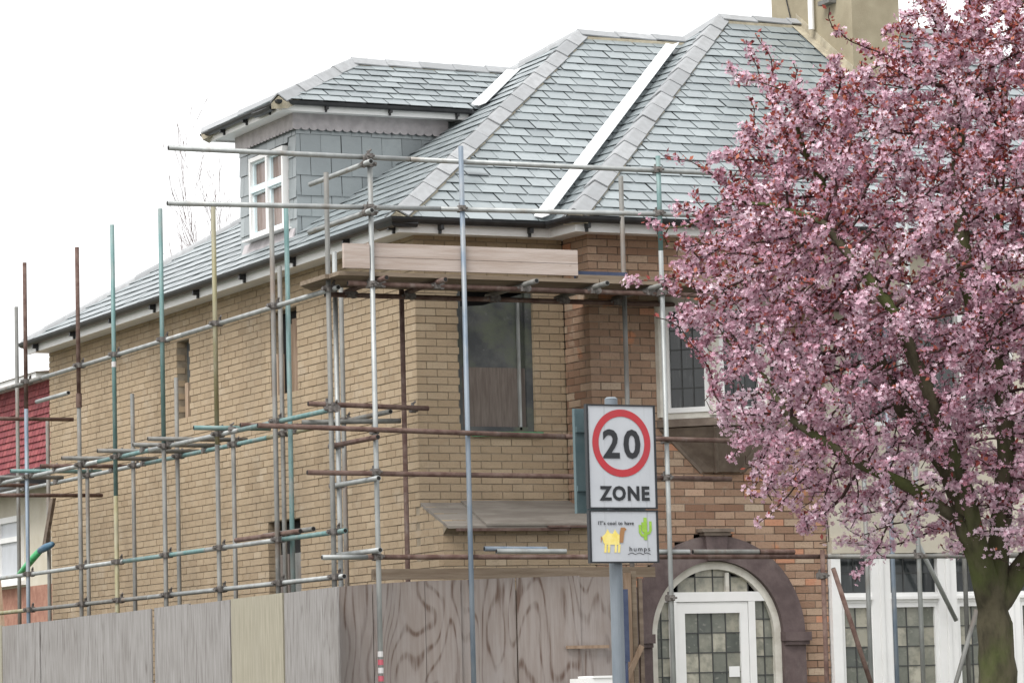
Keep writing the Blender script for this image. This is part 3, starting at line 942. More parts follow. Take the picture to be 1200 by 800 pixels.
def pane_grid(x0, x1, z0, z1, y, px, pz, parent, mt='glass', inside=None, lead=True, tpow=1.0):
    nx, nz = max(1, round((x1 - x0) / px)), max(1, round((z1 - z0) / pz))
    pw, ph = (x1 - x0) / nx, (z1 - z0) / nz
    meshes = []
    for t in range(6):
        b = MB(); b.box(0, pw, 0, .004, 0, ph, tint=((t + .5) / 6) ** tpow); meshes.append(b.mesh('pane', mt))
    for i in range(nx):
        for j in range(nz):
            cx, cz = x0 + pw * (i + .5), z0 + ph * (j + .5)
            if inside and not inside(cx, cz):
                continue
            o = link('pane', random.choice(meshes), parent)
            o.location = (x0 + pw * i, y + random.uniform(0, .002), z0 + ph * j)
            o.rotation_euler = (random.uniform(-.006, .006), 0, random.uniform(-.008, .008))
    if lead:
        b = MB()
        for i in range(1, nx):
            x = x0 + pw * i
            zs = [z0 + ph * j for j in range(nz + 1)]
            for j in range(nz):
                if not inside or inside(x, (zs[j] + zs[j + 1]) / 2): b.box(x - .005, x + .005, y - .007, y + .003, zs[j], zs[j + 1])
        for j in range(1, nz):
            z = z0 + ph * j
            for i in range(nx):
                if not inside or inside(x0 + pw * (i + .5), z): b.box(x0 + pw * i, x0 + pw * (i + 1), y - .006, y + .004, z - .005, z + .005)
        b.build('leading', 'leading', parent)


ins = lambda x, z: (x - ARC_C) ** 2 + max(0, z - ARC_Z) ** 2 < .71 ** 2
b = MB()
for (x0, x1, z0, z1) in ((2.54, 2.63, .08, 2.33), (3.255, 3.345, .08, 2.33), (2.63, 3.255, 2.22, 2.33), (2.63, 3.255, .08, .3), (2.63, 3.255, .95, 1.05)):
    b.box(x0, x1, RY + .015, RY + .06, z0, z1)
door = b.build('front_door', 'white', HOUSE)
pane_grid(2.63, 3.255, 1.05, 2.22, RY + .04, .155, .19, door)
pane_grid(2.63, 3.255, .3, .95, RY + .04, .155, .19, door)
pane_grid(ARC_C - .68, 2.46, .3, 2.34, RY + .045, .11, .19, screen, inside=ins)
pane_grid(3.425, ARC_C + .68, .3, 2.34, RY + .045, .11, .19, screen, inside=ins)
pane_grid(ARC_C - .6, ARC_C + .6, 2.43, 2.73, RY + .045, .2, .15, screen, inside=ins, tpow=.7)
b = MB(); b.box(3.12, 3.24, RY + .028, RY + .034, 1.585, 1.69); b.build('paper_notice', 'white', door)

# ---- white bay to the right of the porch
BX0, BY = 4.29, RY - .08
b = MB()
b.box(BX0, XR, BY, RY + .3, 2.80, 2.96); b.box(BX0, XR, BY + .03, RY + .25, 2.96, 4.1); b.box(BX0, XR, BY + .03, RY + .25, 5.35, WALL_TOP - .03)
b.box(BX0, 4.55, BY + .031, RY + .249, 4.1, 5.35); b.box(BX0, XR, BY, RY + .25, 0, 1.0); b.box(6.6, 7.2, BY + .031, RY + .249, 4.1, 5.35)
bay = b.build('rendered_bay', 'cream', HOUSE)
b = MB(); b.box(BX0 + .1, XR, RY + .4, RY + .44, .8, 5.9); b.build('room_shade', 'dark', HOUSE)  # near-black sheet paints the unlit room behind the bay
muls = [(4.29, 4.40), (4.76, 4.985), (5.555, 5.78), (6.33, 6.55), (7.1, 7.3), (7.9, 8.1), (8.75, 9.0)]
b = MB()
for a0, a1 in muls:
    b.box(a0, a1, BY + .03, BY + .13, 1.0, 2.80)
    if a1 - a0 > .15: b.box((a0 + a1) / 2 - .02, (a0 + a1) / 2 + .02, BY + .012, BY + .029, 1.0, 2.80)
bw = b.build('bay_window', 'white', HOUSE)
for i in range(len(muls) - 1):
    a0, a1 = muls[i][1], muls[i + 1][0]
    b = MB(); b.box(a0, a1, BY + .04, BY + .12, 2.30, 2.40); b.box(a0, a1, BY + .015, BY + .039, 2.33, 2.36); b.build('transom', 'white', bw)
    b = MB()
    for (x0, x1, z0, z1) in ((a0, a0 + .04, 1.0, 2.3), (a1 - .04, a1, 1.0, 2.3), (a0 + .04, a1 - .04, 1.0, 1.06), (a0 + .04, a1 - .04, 2.25, 2.30)):
        b.box(x0, x1, BY + .05, BY + .10, z0, z1)
    b.build('casement', 'white', bw)
    pane_grid(a0 + .04, a1 - .04, 1.06, 2.25, BY + .08, .15, .2, bw)
    pane_grid(a0, a1, 2.40, 2.80, BY + .09, .18, .2, bw, mt='glass_dark')
b = MB(); b.box(4.551, XR - .3, BY + .055, BY + .135, 4.101, 4.16)
uw = b.build('upper_bay_window', 'white', HOUSE)
for a0, a1 in ((4.55, 4.62), (5.2, 5.3), (5.9, 6.0), (6.53, 6.6), (7.2, 7.3), (8.0, 8.1), (8.7, 9.0)):
    b = MB(); b.box(a0, a1, BY + .06, BY + .14, 4.16, 5.35); b.build('mullion', 'white', uw)
for a0, a1 in ((4.62, 5.2), (5.3, 5.9), (6.0, 6.53), (7.3, 8.0), (8.1, 8.7)):
    pane_grid(a0, a1, 4.1, 5.35, BY + .1, .15, .2, uw, mt='glass_dark')

# ------------------------------------------------------------------ scaffolding
SC = thing('scaffolding', 'steel tube scaffolding standing round the brick house, with boarded top platform', 'scaffolding', (-1.03, -1.35, 0))
TR = .0242


def tube(name, p, q, m, r=TR, split=None, parent=None, bore_shade=True):
    p, q = V(p), V(q)
    d = (q - p).normalized()
    b = MB()
    c = SC.location
    if split:                                   # two colours: (fraction, second material)
        mid = p.lerp(q, split[0])
        b.tube([p - c, mid - c], r, 12, mi=0); b.tube([mid - c, q - c], r, 12, mi=1)
        ms = [m, split[1]]
    else:
        b.tube([p - c, q - c], r, 12, mi=0)
        ms = [m, 'dark']
        if bore_shade:
            for e_, s_ in ((p, -1), (q, 1)):
                b.tube([e_ - c + d * s_ * .0005, e_ - c + d * s_ * .002], r * .78, 10, mi=1)  # dark end discs paint the shade inside the tube bore
    me = b.mesh(name, ms)
    sm = np.ones(len(me.polygons), dtype=bool)
    for i_, f_ in enumerate(b.f):
        if len(f_) > 4: sm[i_] = False
    me.polygons.foreach_set('use_smooth', sm)
    return link(name, me, parent or SC)


cb = MB()
cb.tube([(0, 0, -.028), (0, 0, .028)], .036, 10); cb.tube([(.052, -.028, 0), (.052, .028, 0)], .036, 10)
cb.box(.012, .04, -.026, .026, -.026, .026); cb.box(-.062, -.03, -.012, .012, -.02, .02); cb.box(.04, .064, -.012, .012, .03, .062)
cb.tube([(-.05, -.035, 0), (-.05, .04, 0)], .011, 6); cb.tube([(.052, 0, .05), (.052, -.03, .075)], .011, 6)
coup_me = cb.mesh('coupler', 'coupler')


def coupler(x, y, z, rz=0.0):
    o = link('coupler', coup_me, SC)
    o.location = V((x, y, z)) - SC.location
    o.rotation_euler = (0, 0, rz + random.uniform(-.15, .15))


# side, outer row of standards
SIDE_O = [(8.50, 6.72, 'rust', (.55, 'blue')), (6.52, 6.65, 'rust', (.6, 'galv_dark')), (5.28, 6.74, 'galv', None), (3.70, 6.70, 'galv_dark', (.45, 'teal')), (2.10, 6.55, 'yellow', None), (.49, 6.3, 'galv_dark', None), (-.93, 6.40, 'galv_dark', None)]
for y, zt, m, sp in SIDE_O:
    if y == 8.50: tube('standard', (-1.3, y, 0), (-1.3, y, zt), 'blue', split=(.74, 'rust'))
    elif y == 6.52:
        tube('standard', (-1.3, y, 0), (-1.3, y, zt), 'galv_dark', split=(.735, 'rust'))
        b = MB(); b.tube([V((-1.3, y, 4.82)) - SC.location, V((-1.3, y, 4.98)) - SC.location], .033, 10); b.build('sleeve', 'rust', SC)
    elif y == 5.28: tube('standard', (-1.3, y, 0), (-1.3, y, zt), 'yellow', split=(.555, 'teal'))
    elif y == 3.70: tube('standard', (-1.3, y, 0), (-1.3, y, zt), 'galv_dark', split=(.625, 'teal'))
    elif y == 2.10: tube('standard', (-1.3, y, 0), (-1.3, y, zt), 'galv_dark', split=(.62, 'yellow'))
    else: tube('standard', (-1.3, y, 0), (-1.3, y, zt), m)
tube('standard', (-1.12, .55, 0), (-1.12, .55, 6.28), 'teal')
tube('standard', (-1.02, -.42, 0), (-1.02, -.42, 5.72), 'galv')
b = MB(); b.tube([V((-1.3, 5.28, 5.22)) - SC.location, V((-1.3, 5.28, 5.16)) - SC.location], .027, 10); b.build('white_band', 'tape_white', SC)
# side, inner row
for y, zt, m in ((11.1, 6.5, 'galv_dark'), (9.87, 4.98, 'galv_dark'), (8.36, 4.35, 'galv_dark'), (6.70, 5.0, 'galv_dark'), (5.22, 5.05, 'galv_dark'), (3.48, 4.3, 'galv_dark'), (2.06, 5.9, 'galv_dark'), (.44, 5.55, 'galv_dark')):
    tube('standard', (-.6, y, 0), (-.6, y, zt), m)
tube('standard', (-.7, 13.6, 0), (-.7, 13.6, 7.1), 'galv_dark')
b = MB(); b.tube([V((-.6, 6.70, 4.75)) - SC.location, V((-.6, 6.70, 5.0)) - SC.location], .0246, 10); b.build('sleeve', 'galv', SC)
# side ledgers
def ledger_side(x, z, y0, y1, mats, ys, dx=.052):
    cuts = sorted([y0, y1] + [c for c in mats[1]])
    for i in range(len(cuts) - 1):
        tube('ledger', (x, cuts[i] + .004, z), (x, cuts[i + 1] - .004, z), mats[0][i % len(mats[0])])


ledger_side(-1.248, 5.30, -1.05, 14.0, (['galv', 'galv', 'galv_dark'], [3.2, 8.0]), None)
ledger_side(-1.248, 4.17, -.75, 14.5, (['teal', 'galv', 'teal', 'galv'], [1.6, 4.3, 6.0]), None)
ledger_side(-1.248, 3.02, -1.1, 14.5, (['teal', 'galv', 'teal', 'galv'], [.6, 2.6, 5.2]), None)
ledger_side(-1.248, 2.60, -1.05, 14.5, (['galv', 'galv_dark', 'yellow'], [4.4, 8.6]), None)
ledger_side(-.548, 4.18, -.6, 14.5, (['galv_dark', 'yellow', 'teal', 'galv'], [1.2, 2.6, 6.4]), None)
for y, *_ in SIDE_O:
    for z in (5.30, 4.17, 3.02, 2.60):
        if z < 5 or y < 20:
            coupler(-1.3, y, z, 0)
for y in (8.36, 6.70, 5.22, 3.48, 2.06, .44):
    coupler(-.6, y, 4.18, 0)
# transoms of the side lift, sticking out
for i, (y, a, b_, m) in enumerate(((8.35, -1.55, -.42, 'teal'), (6.40, -1.55, -.40, 'galv_dark'), (5.15, -1.55, -.38, 'galv_dark'), (3.58, -1.52, -.40, 'galv_dark'), (2.02, -1.58, -.75, 'teal'),
                                   (9.6, -1.7, -.5, 'galv_dark'), (7.5, -1.45, -.4, 'rust'), (4.4, -1.4, -.4, 'galv_dark'), (10.9, -1.5, -.4, 'rust'), (1.75, -1.18, -.5, 'rust'))):
    tube('transom', (a, y, 4.225 + .01 * (i % 2)), (b_, y + random.uniform(-.02, .02), 4.225 + .01 * (i % 2)), m)
    coupler(-1.248, y + .05, 4.19, math.pi / 2)
    coupler(-.548, y + .05, 4.19, math.pi / 2)
tube('ledger', (-1.9, 9.62, 4.95), (-1.9 + 1.55, 9.62, 4.95), 'rust')
tube('transom', (-1.2, 8.4, 5.05), (-1.2, 7.2, 5.05), 'galv')
tube('ledger', (-2.2, 9.0, 3.98), (-.2, 9.0, 3.98), 'rust')
# corner and front rows
PA, PB, PC = (-1.03, -1.35), (-.09, -1.35), (2.022, -1.35)
sa = tube('standard', (PA[0], PA[1], 0), (PA[0], PA[1], 6.52), 'galv')
for i in range(6):
    z = 1.47 + i * .075
    if i in (1,): continue
    b = MB(); cc = V((PA[0], PA[1], 0)) - SC.location; b.tube([cc + Z_ * z, cc + V((0, 0, z + .05))], .0262, 10); b.build('tape', 'tape_red' if i % 2 == 0 else 'tape_white', sa)
tube('standard', (PB[0], PB[1], 0), (PB[0], PB[1], 6.64), 'blue')
tube('standard', (PC[0], PC[1], 0), (PC[0], PC[1], 6.64), 'galv', split=(.86, 'teal'))
tube('standard', (1.842, -.9, 0), (1.842, -.9, 6.5), 'galv_dark')
tube('standard', (-.385, -.55, 0), (-.385, -.55, 5.36), 'rust')
tube('standard', (3.72, -1.35, 0), (3.72, -1.35, 2.80), 'rust')
tube('standard', (4.502, -.9, 0), (4.502, -.9, 5.4), 'galv')
tube('standard', (4.68, -1.1, 0), (4.68, -1.1, 5.4), 'blue')
tube('standard', (4.83, -1.35, 0), (4.83, -1.35, 6.5), 'galv')
tube('standard', (5.659, -.9, 0), (5.659, -.9, 6.3), 'galv_dark')
tube('brace', (3.80, -1.41, 2.62), (4.35, -1.41, 1.0), 'rust')
tube('brace', (5.75, -.95, 2.2), (5.25, -.95, .9), 'galv_dark')
tube('brace', (4.95, -.72, 3.4), (5.65, -.72, 2.1), 'galv')
# front rails
tube('guard_rail', (-3.0, -1.298, 6.50), (-.6, -1.298, 6.50), 'galv'); tube('guard_rail', (-.595, -1.298, 6.50), (4.9, -1.298, 6.51), 'galv')
tube('guard_rail', (-3.02, -1.298, 5.99), (-.3, -1.298, 6.04), 'galv'); tube('guard_rail', (-.295, -1.298, 6.04), (4.9, -1.298, 6.12), 'galv')
tube('ledger', (-2.22, -1.402, 3.965), (.9, -1.402, 3.89), 'rust'); tube('ledger', (.905, -1.402, 3.89), (3.0, -1.402, 3.86), 'rust')
tube('ledger', (-1.70, -1.298, 3.545), (2.75, -1.298, 3.50), 'rust')
tube('ledger', (-1.57, -1.298, 2.765), (-1.12, -1.298, 2.765), 'galv'); tube('ledger', (-1.118, -1.298, 2.765), (3.80, -1.298, 2.738), 'rust')
tube('ledger', (3.80, -1.298, 2.738), (6.5, -1.298, 2.73), 'galv_dark')
for x, z in ((PA[0], 6.5), (PA[0], 6.02), (PA[0], 3.55), (PA[0], 2.765), (PB[0], 6.045), (PC[0], 6.505), (PC[0], 6.08), (PC[0], 5.30), (PC[0], 3.87), (PC[0], 3.51), (PC[0], 2.35), (PA[0], 3.93), (PA[0], 5.30), (3.72, 2.55), (4.83, 2.74)):
    coupler(x, -1.35, z, math.pi / 2)
# platform: ledgers, transoms, boards
tube('ledger', (-1.25, -1.28, 5.31), (1.2, -1.28, 5.30), 'rust'); tube('ledger', (1.205, -1.28, 5.30), (4.9, -1.28, 5.29), 'rust')
tube('ledger', (-1.2, -.60, 5.285), (4.9, -.60, 5.28), 'rust')
for x in (-.95, -.35, .55, 1.3, 1.9, 2.7, 3.6):
    tube('transom', (x, -1.50 - .1 * (x > 0), 5.345), (x + .03, -.42, 5.335), 'galv_dark' if x > 0 else 'rust')
    coupler(x, -1.28, 5.31, 0); coupler(x, -.60, 5.29, 0)
for i, y in enumerate((-1.33, -1.10, -.87, -.64)):
    x0 = -1.36 + i * .02 * (i % 2)
    for k, (a, b_) in enumerate(((x0, 1.35 + .2 * (i % 2)), (1.36 + .2 * (i % 2), 4.9))):
        b = MB(); b.box(a + 1.03, b_ + 1.03, y + 1.35, y + .225 + 1.35, 5.378, 5.416); b.build('platform_board', 'board_dark' if i % 2 else 'timber', SC)
b = MB(); b.prism([V((-1.38, -1.05, 5.42)) - SC.location, V((-1.10, -1.05, 5.42)) - SC.location, V((-1.10, -.05, 5.42)) - SC.location, V((-1.38, -.42, 5.42)) - SC.location], V((0, 0, -.04))); b.build('platform_board', 'timber', SC)
b = MB(); b.box(-1.32 + 1.03, -1.06 + 1.03, -.002 - .02, .02, 5.442, 5.672); b.build('toe_board', 'board', SC)
b = MB(); b.box(-1.055 + 1.03, 1.13 + 1.03, .026, .064, 5.445, 5.555); b.box(-1.055 + 1.03, 1.13 + 1.03, .026, .064, 5.559, 5.69); b.build('toe_board', 'board', SC)
b = MB(); b.box(1.13 + 1.03, 3.9 + 1.03, .03, .07, 5.418, 5.456); b.build('board_edge', 'timber', SC)
b = MB(); b.box(1.14 + 1.03, 1.7 + 1.03, .10, .14, 5.43, 5.50); b.build('blue_edge_sheet', 'blue_sheet', SC)
# returns at the corner
for z, y0, y1, m in ((6.43, -1.50, -.0, 'galv'), (5.97, -1.50, .05, 'galv'), (3.86, -1.52, -.45, 'rust'), (3.48, -1.52, -.4, 'galv'), (2.82, -1.52, -.4, 'galv')):
    tube('return_rail', (-1.082, y0, z), (-1.082, y1, z), m)
    coupler(-1.03, -.42 if z < 4 else -1.35, z, math.pi)
tube('transom', (-1.50, -.86, 4.22), (-.27, -.86, 4.19), 'rust'); coupler(-1.3, -.90, 4.21, math.pi / 2); coupler(-.385, -.8, 4.19, math.pi / 2)
tube('transom', (-1.3, -.2, 4.10), (-.4, -.5, 4.10), 'galv_dark')
# stand pads under the tubes so that nothing hangs
b = MB()
for o in [x for x in COL.objects if x.name.startswith('standard')]:
    pass

# ------------------------------------------------------------------ loose tubes lying on the scaffold
def loose(p, q, m, label, r=TR):
    b = MB(); p, q = V(p), V(q); d = (q - p).normalized()
    b.tube([V((0, 0, 0)), q - p], r, 12, mi=0); b.tube([-d * .002, -d * .0005], r * .78, 10, mi=1); b.tube([q - p + d * .0005, q - p + d * .002], r * .78, 10, mi=1)  # end discs put the dark of the bores into colour
    o = b.build('loose_tube', [m, 'dark'], None); o.location = p
    return tag(o, label, 'tube', 'loose scaffold tubes')


loose((.20, -1.30, 2.812), (.93, -1.30, 2.806), 'galv', 'short grey loose tube lying on rusty lower rail left of the speed sign')
loose((.10, -1.248, 2.838), (.75, -1.248, 2.832), 'blue', 'bluish loose tube tucked behind the short grey one on the lower rail')
loose((1.72, -1.30, 2.797), (2.26, -1.30, 2.794), 'galv', 'short grey tube end poking out right behind the speed sign')
loose((2.30, -1.30, 2.794), (3.03, -1.30, 2.790), 'galv_dark', 'grey loose tube lying across the top of the porch arch')
loose((3.04, -1.30, 2.789), (3.43, -1.30, 2.787), 'rust', 'short rusty loose tube lying on rail right of the porch arch')
loose((-1.248, 1.75, 3.075), (-1.248, .02, 3.075), 'rust', 'rusty loose tube lying along side rail before the lowest side window')
loose((-1.202, 1.1, 3.085), (-1.202, -.2, 3.085), 'galv_dark', 'dull grey loose tube beside the rusty one on the side rail')

# ------------------------------------------------------------------ hoarding
HO = thing('hoarding', 'weathered plywood hoarding fence of tall panels along the foot of the house', 'fence', (-1.5, -1.3, 0))
ys = [-1.45, -.12, 1.27, 2.45, 3.54, 4.75, 6.10, 7.45, 8.9, 10.3, 11.7, 13.2]
for i in range(len(ys) - 1):
    m = ['ply_grey', 'ply_pale', 'ply_grey', 'ply_grey', 'ply_grey', 'ply_grey', 'ply_grey'][i % 7]
    top = 2.485 - .008 * i + random.uniform(-.006, .006)
    off = random.choice((0, .012, -.008)) + (-.02 if i == 4 else 0)
    b = MB(); y0, y1 = ys[i] + .006, ys[i + 1] - (.006 if i != 3 else .022)
    b.prism([V((off, y0 + 1.3, 0)), V((off, y1 + 1.3, 0)), V((off, y1 + 1.3, top - .008)), V((off, y0 + 1.3, top + .004))], V((.018, 0, 0)))
    b.build('plywood_panel', m, HO)
xs = [-1.47, -1.03, -.50, -.13, .45, 1.12]
tops = [2.49, 2.52, 2.545, 2.55, 2.565, 2.578, 2.575]
for i in range(len(xs) - 1):
    b = MB(); off = random.uniform(-.008, .008) + (.02 if i == 3 else 0)
    b.prism([V((xs[i] + .004 + 1.5, .1 + off, 0)), V((xs[i + 1] - .004 + 1.5, .1 + off, 0)), V((xs[i + 1] - .004 + 1.5, .1 + off, tops[i + 1])), V((xs[i] + .004 + 1.5, .1 + off, tops[i]))], V((0, .018, 0)))
    b.build('plywood_panel', 'ply_brown', HO)
b = MB(); b.box(1.12 + 1.5, 1.60 + 1.5, .11, .13, 0, 2.565); b.build('plywood_panel', 'ply_brown', HO)
b = MB(); b.box(-.95 + 1.5, 2.02 + 1.5, .26, .31, 2.565, 2.665); b.build('top_rail', 'timber', HO)
for i, y in enumerate(ys):
    if i == 0: continue
    b = MB(); b.box(.045, .11, y + 1.3 - .035 + (.06 if i == 0 else 0), y + 1.3 + .035 + (.06 if i == 0 else 0), 0, 2.36); b.build('post', 'timber', HO)
for x in [-1.36] + xs[1:] + [1.55]:
    b = MB(); b.box(x + 1.5 - .035, x + 1.5 + .035, .145, .215, 0, 2.45); b.build('post', 'timber', HO)
for (x, z, rot, L, wd, m) in ((1.17, 1.9, 1.57, .45, .03, 'plank_brown'), (1.56, 1.55, -.5, .8, .05, 'plank_brown')):
    b = MB(); b.box(-wd / 2, wd / 2, -.012, .012, -L / 2, L / 2); o = b.build('nailed_batten', m, HO); o.location = V((x, -1.225, z)) - HO.location; o.rotation_euler = (0, -rot, 0)
for i, (x, m, wd, top) in enumerate(((1.625, 'plank_brown', .07, 2.6), (1.70, 'timber', .05, 2.62), (1.78, 'board_dark', .04, 2.55))):
    b = MB(); b.box(x - wd / 2, x + wd / 2, -1.22 + .02 * i, -1.19 + .02 * i, 0, top)
    o = b.build('upright_plank', m); tag(o, ('brown upright plank at the right end of the plywood hoarding', 'greyish upright plank second at the right end of the hoarding', 'dark narrow upright plank nearest the porch arch')[i], 'plank', 'planks at the hoarding end')
b = MB(); b.box(1.50, 1.56, -1.34, -1.30, 1.75, 2.44); b.tube([(1.53, -1.32, 0), (1.53, -1.32, 1.76)], .02, 8); o = b.build('blue_marker', 'blue_sheet'); tag(o, 'dark blue strip standing behind the speed sign post', 'marker')
b = MB(); b.box(.86, 1.26, -1.75, -1.45, 0, 1.60); b.box(.95, 1.25, -1.76, -1.44, 1.602, 1.622)
o = b.build('white_cabinet', 'white'); tag(o, 'white cabinet top just showing at the foot of the hoarding left of sign post', 'cabinet')

# ------------------------------------------------------------------ speed sign
SGN = thing('speed_sign', 'twenty zone speed sign with red ring on grey post in front of the house', 'sign', (-1.551, -7.303, 0))
to_cam = V((CAM.x + 1.551, CAM.y + 7.303, 0)).normalized()
ang = math.radians(31)
sn = V((to_cam.x * math.cos(ang) - to_cam.y * math.sin(ang), to_cam.x * math.sin(ang) + to_cam.y * math.cos(ang), 0))
sr = V((-sn.y, sn.x, 0))                       # viewer's right along the plate
SZ0, SZM, SZ1 = 2.445, 2.852, 3.652


def sbox(mb, a0, a1, z0, z1, d0, d1):
    mb.obox(V((0, 0, 0)), sr, Z_, sn, a0, a1, z0, z1, d0, d1)


b = MB(); b.tube([-sn * .085 + sr * -.03, -sn * .085 + sr * -.03 + Z_ * 3.70], .05, 16); b.tube([-sn * .085 + sr * -.03 + Z_ * 3.70, -sn * .085 + sr * -.03 + Z_ * 3.715], [.052, .035], 16)
b.build('sign_post', 'post_grey', SGN, smooth=False)


def plate(z0, z1, name):
    b = MB(); sbox(b, -.30, .30, z0, z1, -.012, 0); p = b.build(name, 'sign_white', SGN)
    b = MB()
    for q in ((-.306, -.29, z0, z1), (.29, .306, z0, z1), (-.29, .29, z0, z0 + .012), (-.29, .29, z1 - .012, z1)):
        sbox(b, *q, -.03, .006)
    b.build('plate_rim', 'sign_black', p)
    return p


pl1 = plate(SZM + .004, SZ1, 'speed_plate')
pl2 = plate(SZ0, SZM - .004, 'picture_plate')
b = MB(); sbox(b, -.30, .30, SZM - .02, SZ1 - .02, -.195, -.175)
for z in (3.0, 3.45): sbox(b, -.3, .3, z, z + .04, -.174, -.16)
sbox(b, -.305, -.285, SZM - .02, SZ1 - .02, -.21, -.174)
b.build('rear_plate', 'sign_back', SGN)
b = MB()
for z in (2.6, 3.05, 3.5): sbox(b, -.1, .04, z, z + .045, -.135, -.013)
b.build('clip', 'galv', SGN)


def flat(poly, d, m, parent, name, th=.0015):
    """flat shape on the plate face: poly of (a, z)"""
    b = MB(); b.prism([sr * p[0] + Z_ * p[1] + sn * d for p in poly], sn * th)
    return b.build(name, m, parent)


def ring(c, r0, r1, n, d, m, parent, name):
    b = MB()
    vs = []
    for r in (r0, r1):
        for i in range(n):
            t = 2 * math.pi * i / n
            vs.append(sr * (c[0] + r * math.cos(t)) + Z_ * (c[1] + r * math.sin(t)) + sn * d)
    b.add(vs, [(i, (i + 1) % n, n + (i + 1) % n, n + i) for i in range(n)])
    b.build(name, m, parent)


ring((0, 3.357), .203, .258, 64, .003, 'sign_red', pl1, 'red_ring')


def text(body, a, z, size, m, parent, name, bold=0.0, sx=1.0, space=1.0):
    cu = bpy.data.curves.new('lettering', 'FONT')
    cu.body = body; cu.size = size; cu.offset = bold; cu.align_x = 'CENTER'; cu.space_character = space; cu.extrude = .0008; cu.resolution_u = 3
    tmp = bpy.data.objects.new('lettering_source', cu)
    COL.objects.link(tmp)
    dg_ = bpy.context.evaluated_depsgraph_get()
    me = bpy.data.meshes.new_from_object(tmp.evaluated_get(dg_))
    bpy.data.objects.remove(tmp)
    me.materials.clear(); me.materials.append(MT[m])
    o = link(name, me, parent)
    o.matrix_local = Matrix(((sr.x * sx, 0, sn.x, 0), (sr.y * sx, 0, sn.y, 0), (0, 1, 0, 0), (0, 0, 0, 1)))
    o.location = sr * a + Z_ * z + sn * .004
    return o


text('2', -.092, 3.248, .30, 'sign_black', pl1, 'numeral', bold=.0075, sx=1.02)
text('0', .092, 3.248, .30, 'sign_black', pl1, 'numeral', bold=.0075, sx=1.02)
text('ZONE', .018, 2.925, .145, 'sign_black', pl1, 'lettering', bold=.0058, sx=1.0, space=1.16)
text("IT's cool to have", -.07, 2.735, .040, 'sign_black', pl2, 'lettering', bold=.0004, sx=1.05, space=1.1)
text('humps', .135, 2.535, .052, 'sign_black', pl2, 'lettering', bold=-.0002, sx=1.15, space=1.25)
# road humps drawn as a wavy line
wv = []
for i in range(33):
    a = .03 + .20 * i / 32
    wv.append((a, 2.512 + .012 * abs(math.sin(i / 32 * math.pi * 3))))
flat(wv + [(p[0], p[1] - .004) for p in reversed(wv)], .002, 'sign_black', pl2, 'drawn_line')
# camel
cam_body = [(-.185, 2.60), (-.195, 2.645), (-.165, 2.668), (-.145, 2.70), (-.125, 2.672), (-.10, 2.668), (-.08, 2.70), (-.06, 2.67), (-.035, 2.655), (-.03, 2.61), (-.05, 2.585), (-.17, 2.585)]
cm = flat(cam_body, .002, 'sign_yellow', pl2, 'camel_body')
for i, a in enumerate((-.175, -.145, -.085, -.055)):
    flat([(a, 2.587), (a - .004, 2.525), (a + .014, 2.525), (a + .02, 2.587)], .0018, 'sign_yellow', pl2, 'camel_leg')
flat([(-.045, 2.60), (-.04, 2.67), (-.028, 2.715), (.005, 2.715), (.022, 2.70), (.005, 2.688), (-.004, 2.65), (-.012, 2.60)], .004, 'sign_brown', pl2, 'camel_head')
flat([(-.185, 2.63), (-.205, 2.65), (-.207, 2.60), (-.195, 2.625)], .0015, 'sign_brown', pl2, 'camel_tail')
# cactus
def stroke(pts, wd):
    out_l, out_r = [], []
    for i, p in enumerate(pts):
        q0, q1 = pts[max(0, i - 1)], pts[min(len(pts) - 1, i + 1)]
        dx, dz = q1[0] - q0[0], q1[1] - q0[1]
        L = math.hypot(dx, dz)
        out_l.append((p[0] - dz / L * wd, p[1] + dx / L * wd)); out_r.append((p[0] + dz / L * wd, p[1] - dx / L * wd))
    return out_l + out_r[::-1]


for i, pts in enumerate(([(.19, 2.62), (.192, 2.7), (.19, 2.775), (.19, 2.79)], [(.178, 2.652), (.155, 2.658), (.142, 2.68), (.142, 2.735)], [(.202, 2.668), (.225, 2.674), (.236, 2.695), (.236, 2.762)], [(.176, 2.68), (.167, 2.695), (.166, 2.755)])):
    flat(stroke(pts, .0145 if i == 0 else .0105), .002 + .0005 * i, 'sign_green', pl2, 'cactus_stem' if i == 0 else 'cactus_arm')

# ------------------------------------------------------------------ blossom tree
TREE = thing('blossom_tree', 'pink blossoming cherry plum tree with mossy trunk at the right of the picture', 'tree', (-2.84, -14.30, 0))
ta = V((math.cos(yaw), -math.sin(yaw), 0))      # tree frame: a to the right of the street view, b away from it
tb = V((math.sin(yaw), math.cos(yaw), 0))
# crown silhouette in metres (a, z), measured from the trunk foot
outline = np.array([(-.60, 5.15), (-.90, 4.98), (-1.15, 4.93), (-1.30, 4.65), (-1.53, 4.46), (-1.72, 4.18), (-1.82, 3.85), (-1.80, 3.58), (-1.63, 3.26), (-1.53, 2.88), (-1.44, 2.60), (-1.30, 2.46),
                    (-1.06, 2.28), (-.82, 2.14), (-.53, 2.18), (-.34, 2.24), (-.10, 2.13), (.13, 2.05), (.56, 2.24), (1.1, 2.8), (1.35, 3.6), (1.1, 4.7), (.52, 5.55), (-.10, 5.60), (-.43, 5.30)])


def in_poly(P, poly):
    x, y = P[:, 0], P[:, 1]
    ins_ = np.zeros(len(P), bool)
    j = len(poly) - 1
    for i in range(len(poly)):
        xi, yi, xj, yj = *poly[i], *poly[j]
        c = ((yi > y) != (yj > y)) & (x < (xj - xi) * (y - yi) / (yj - yi + 1e-12) + xi)
        ins_ ^= c
        j = i
    return ins_


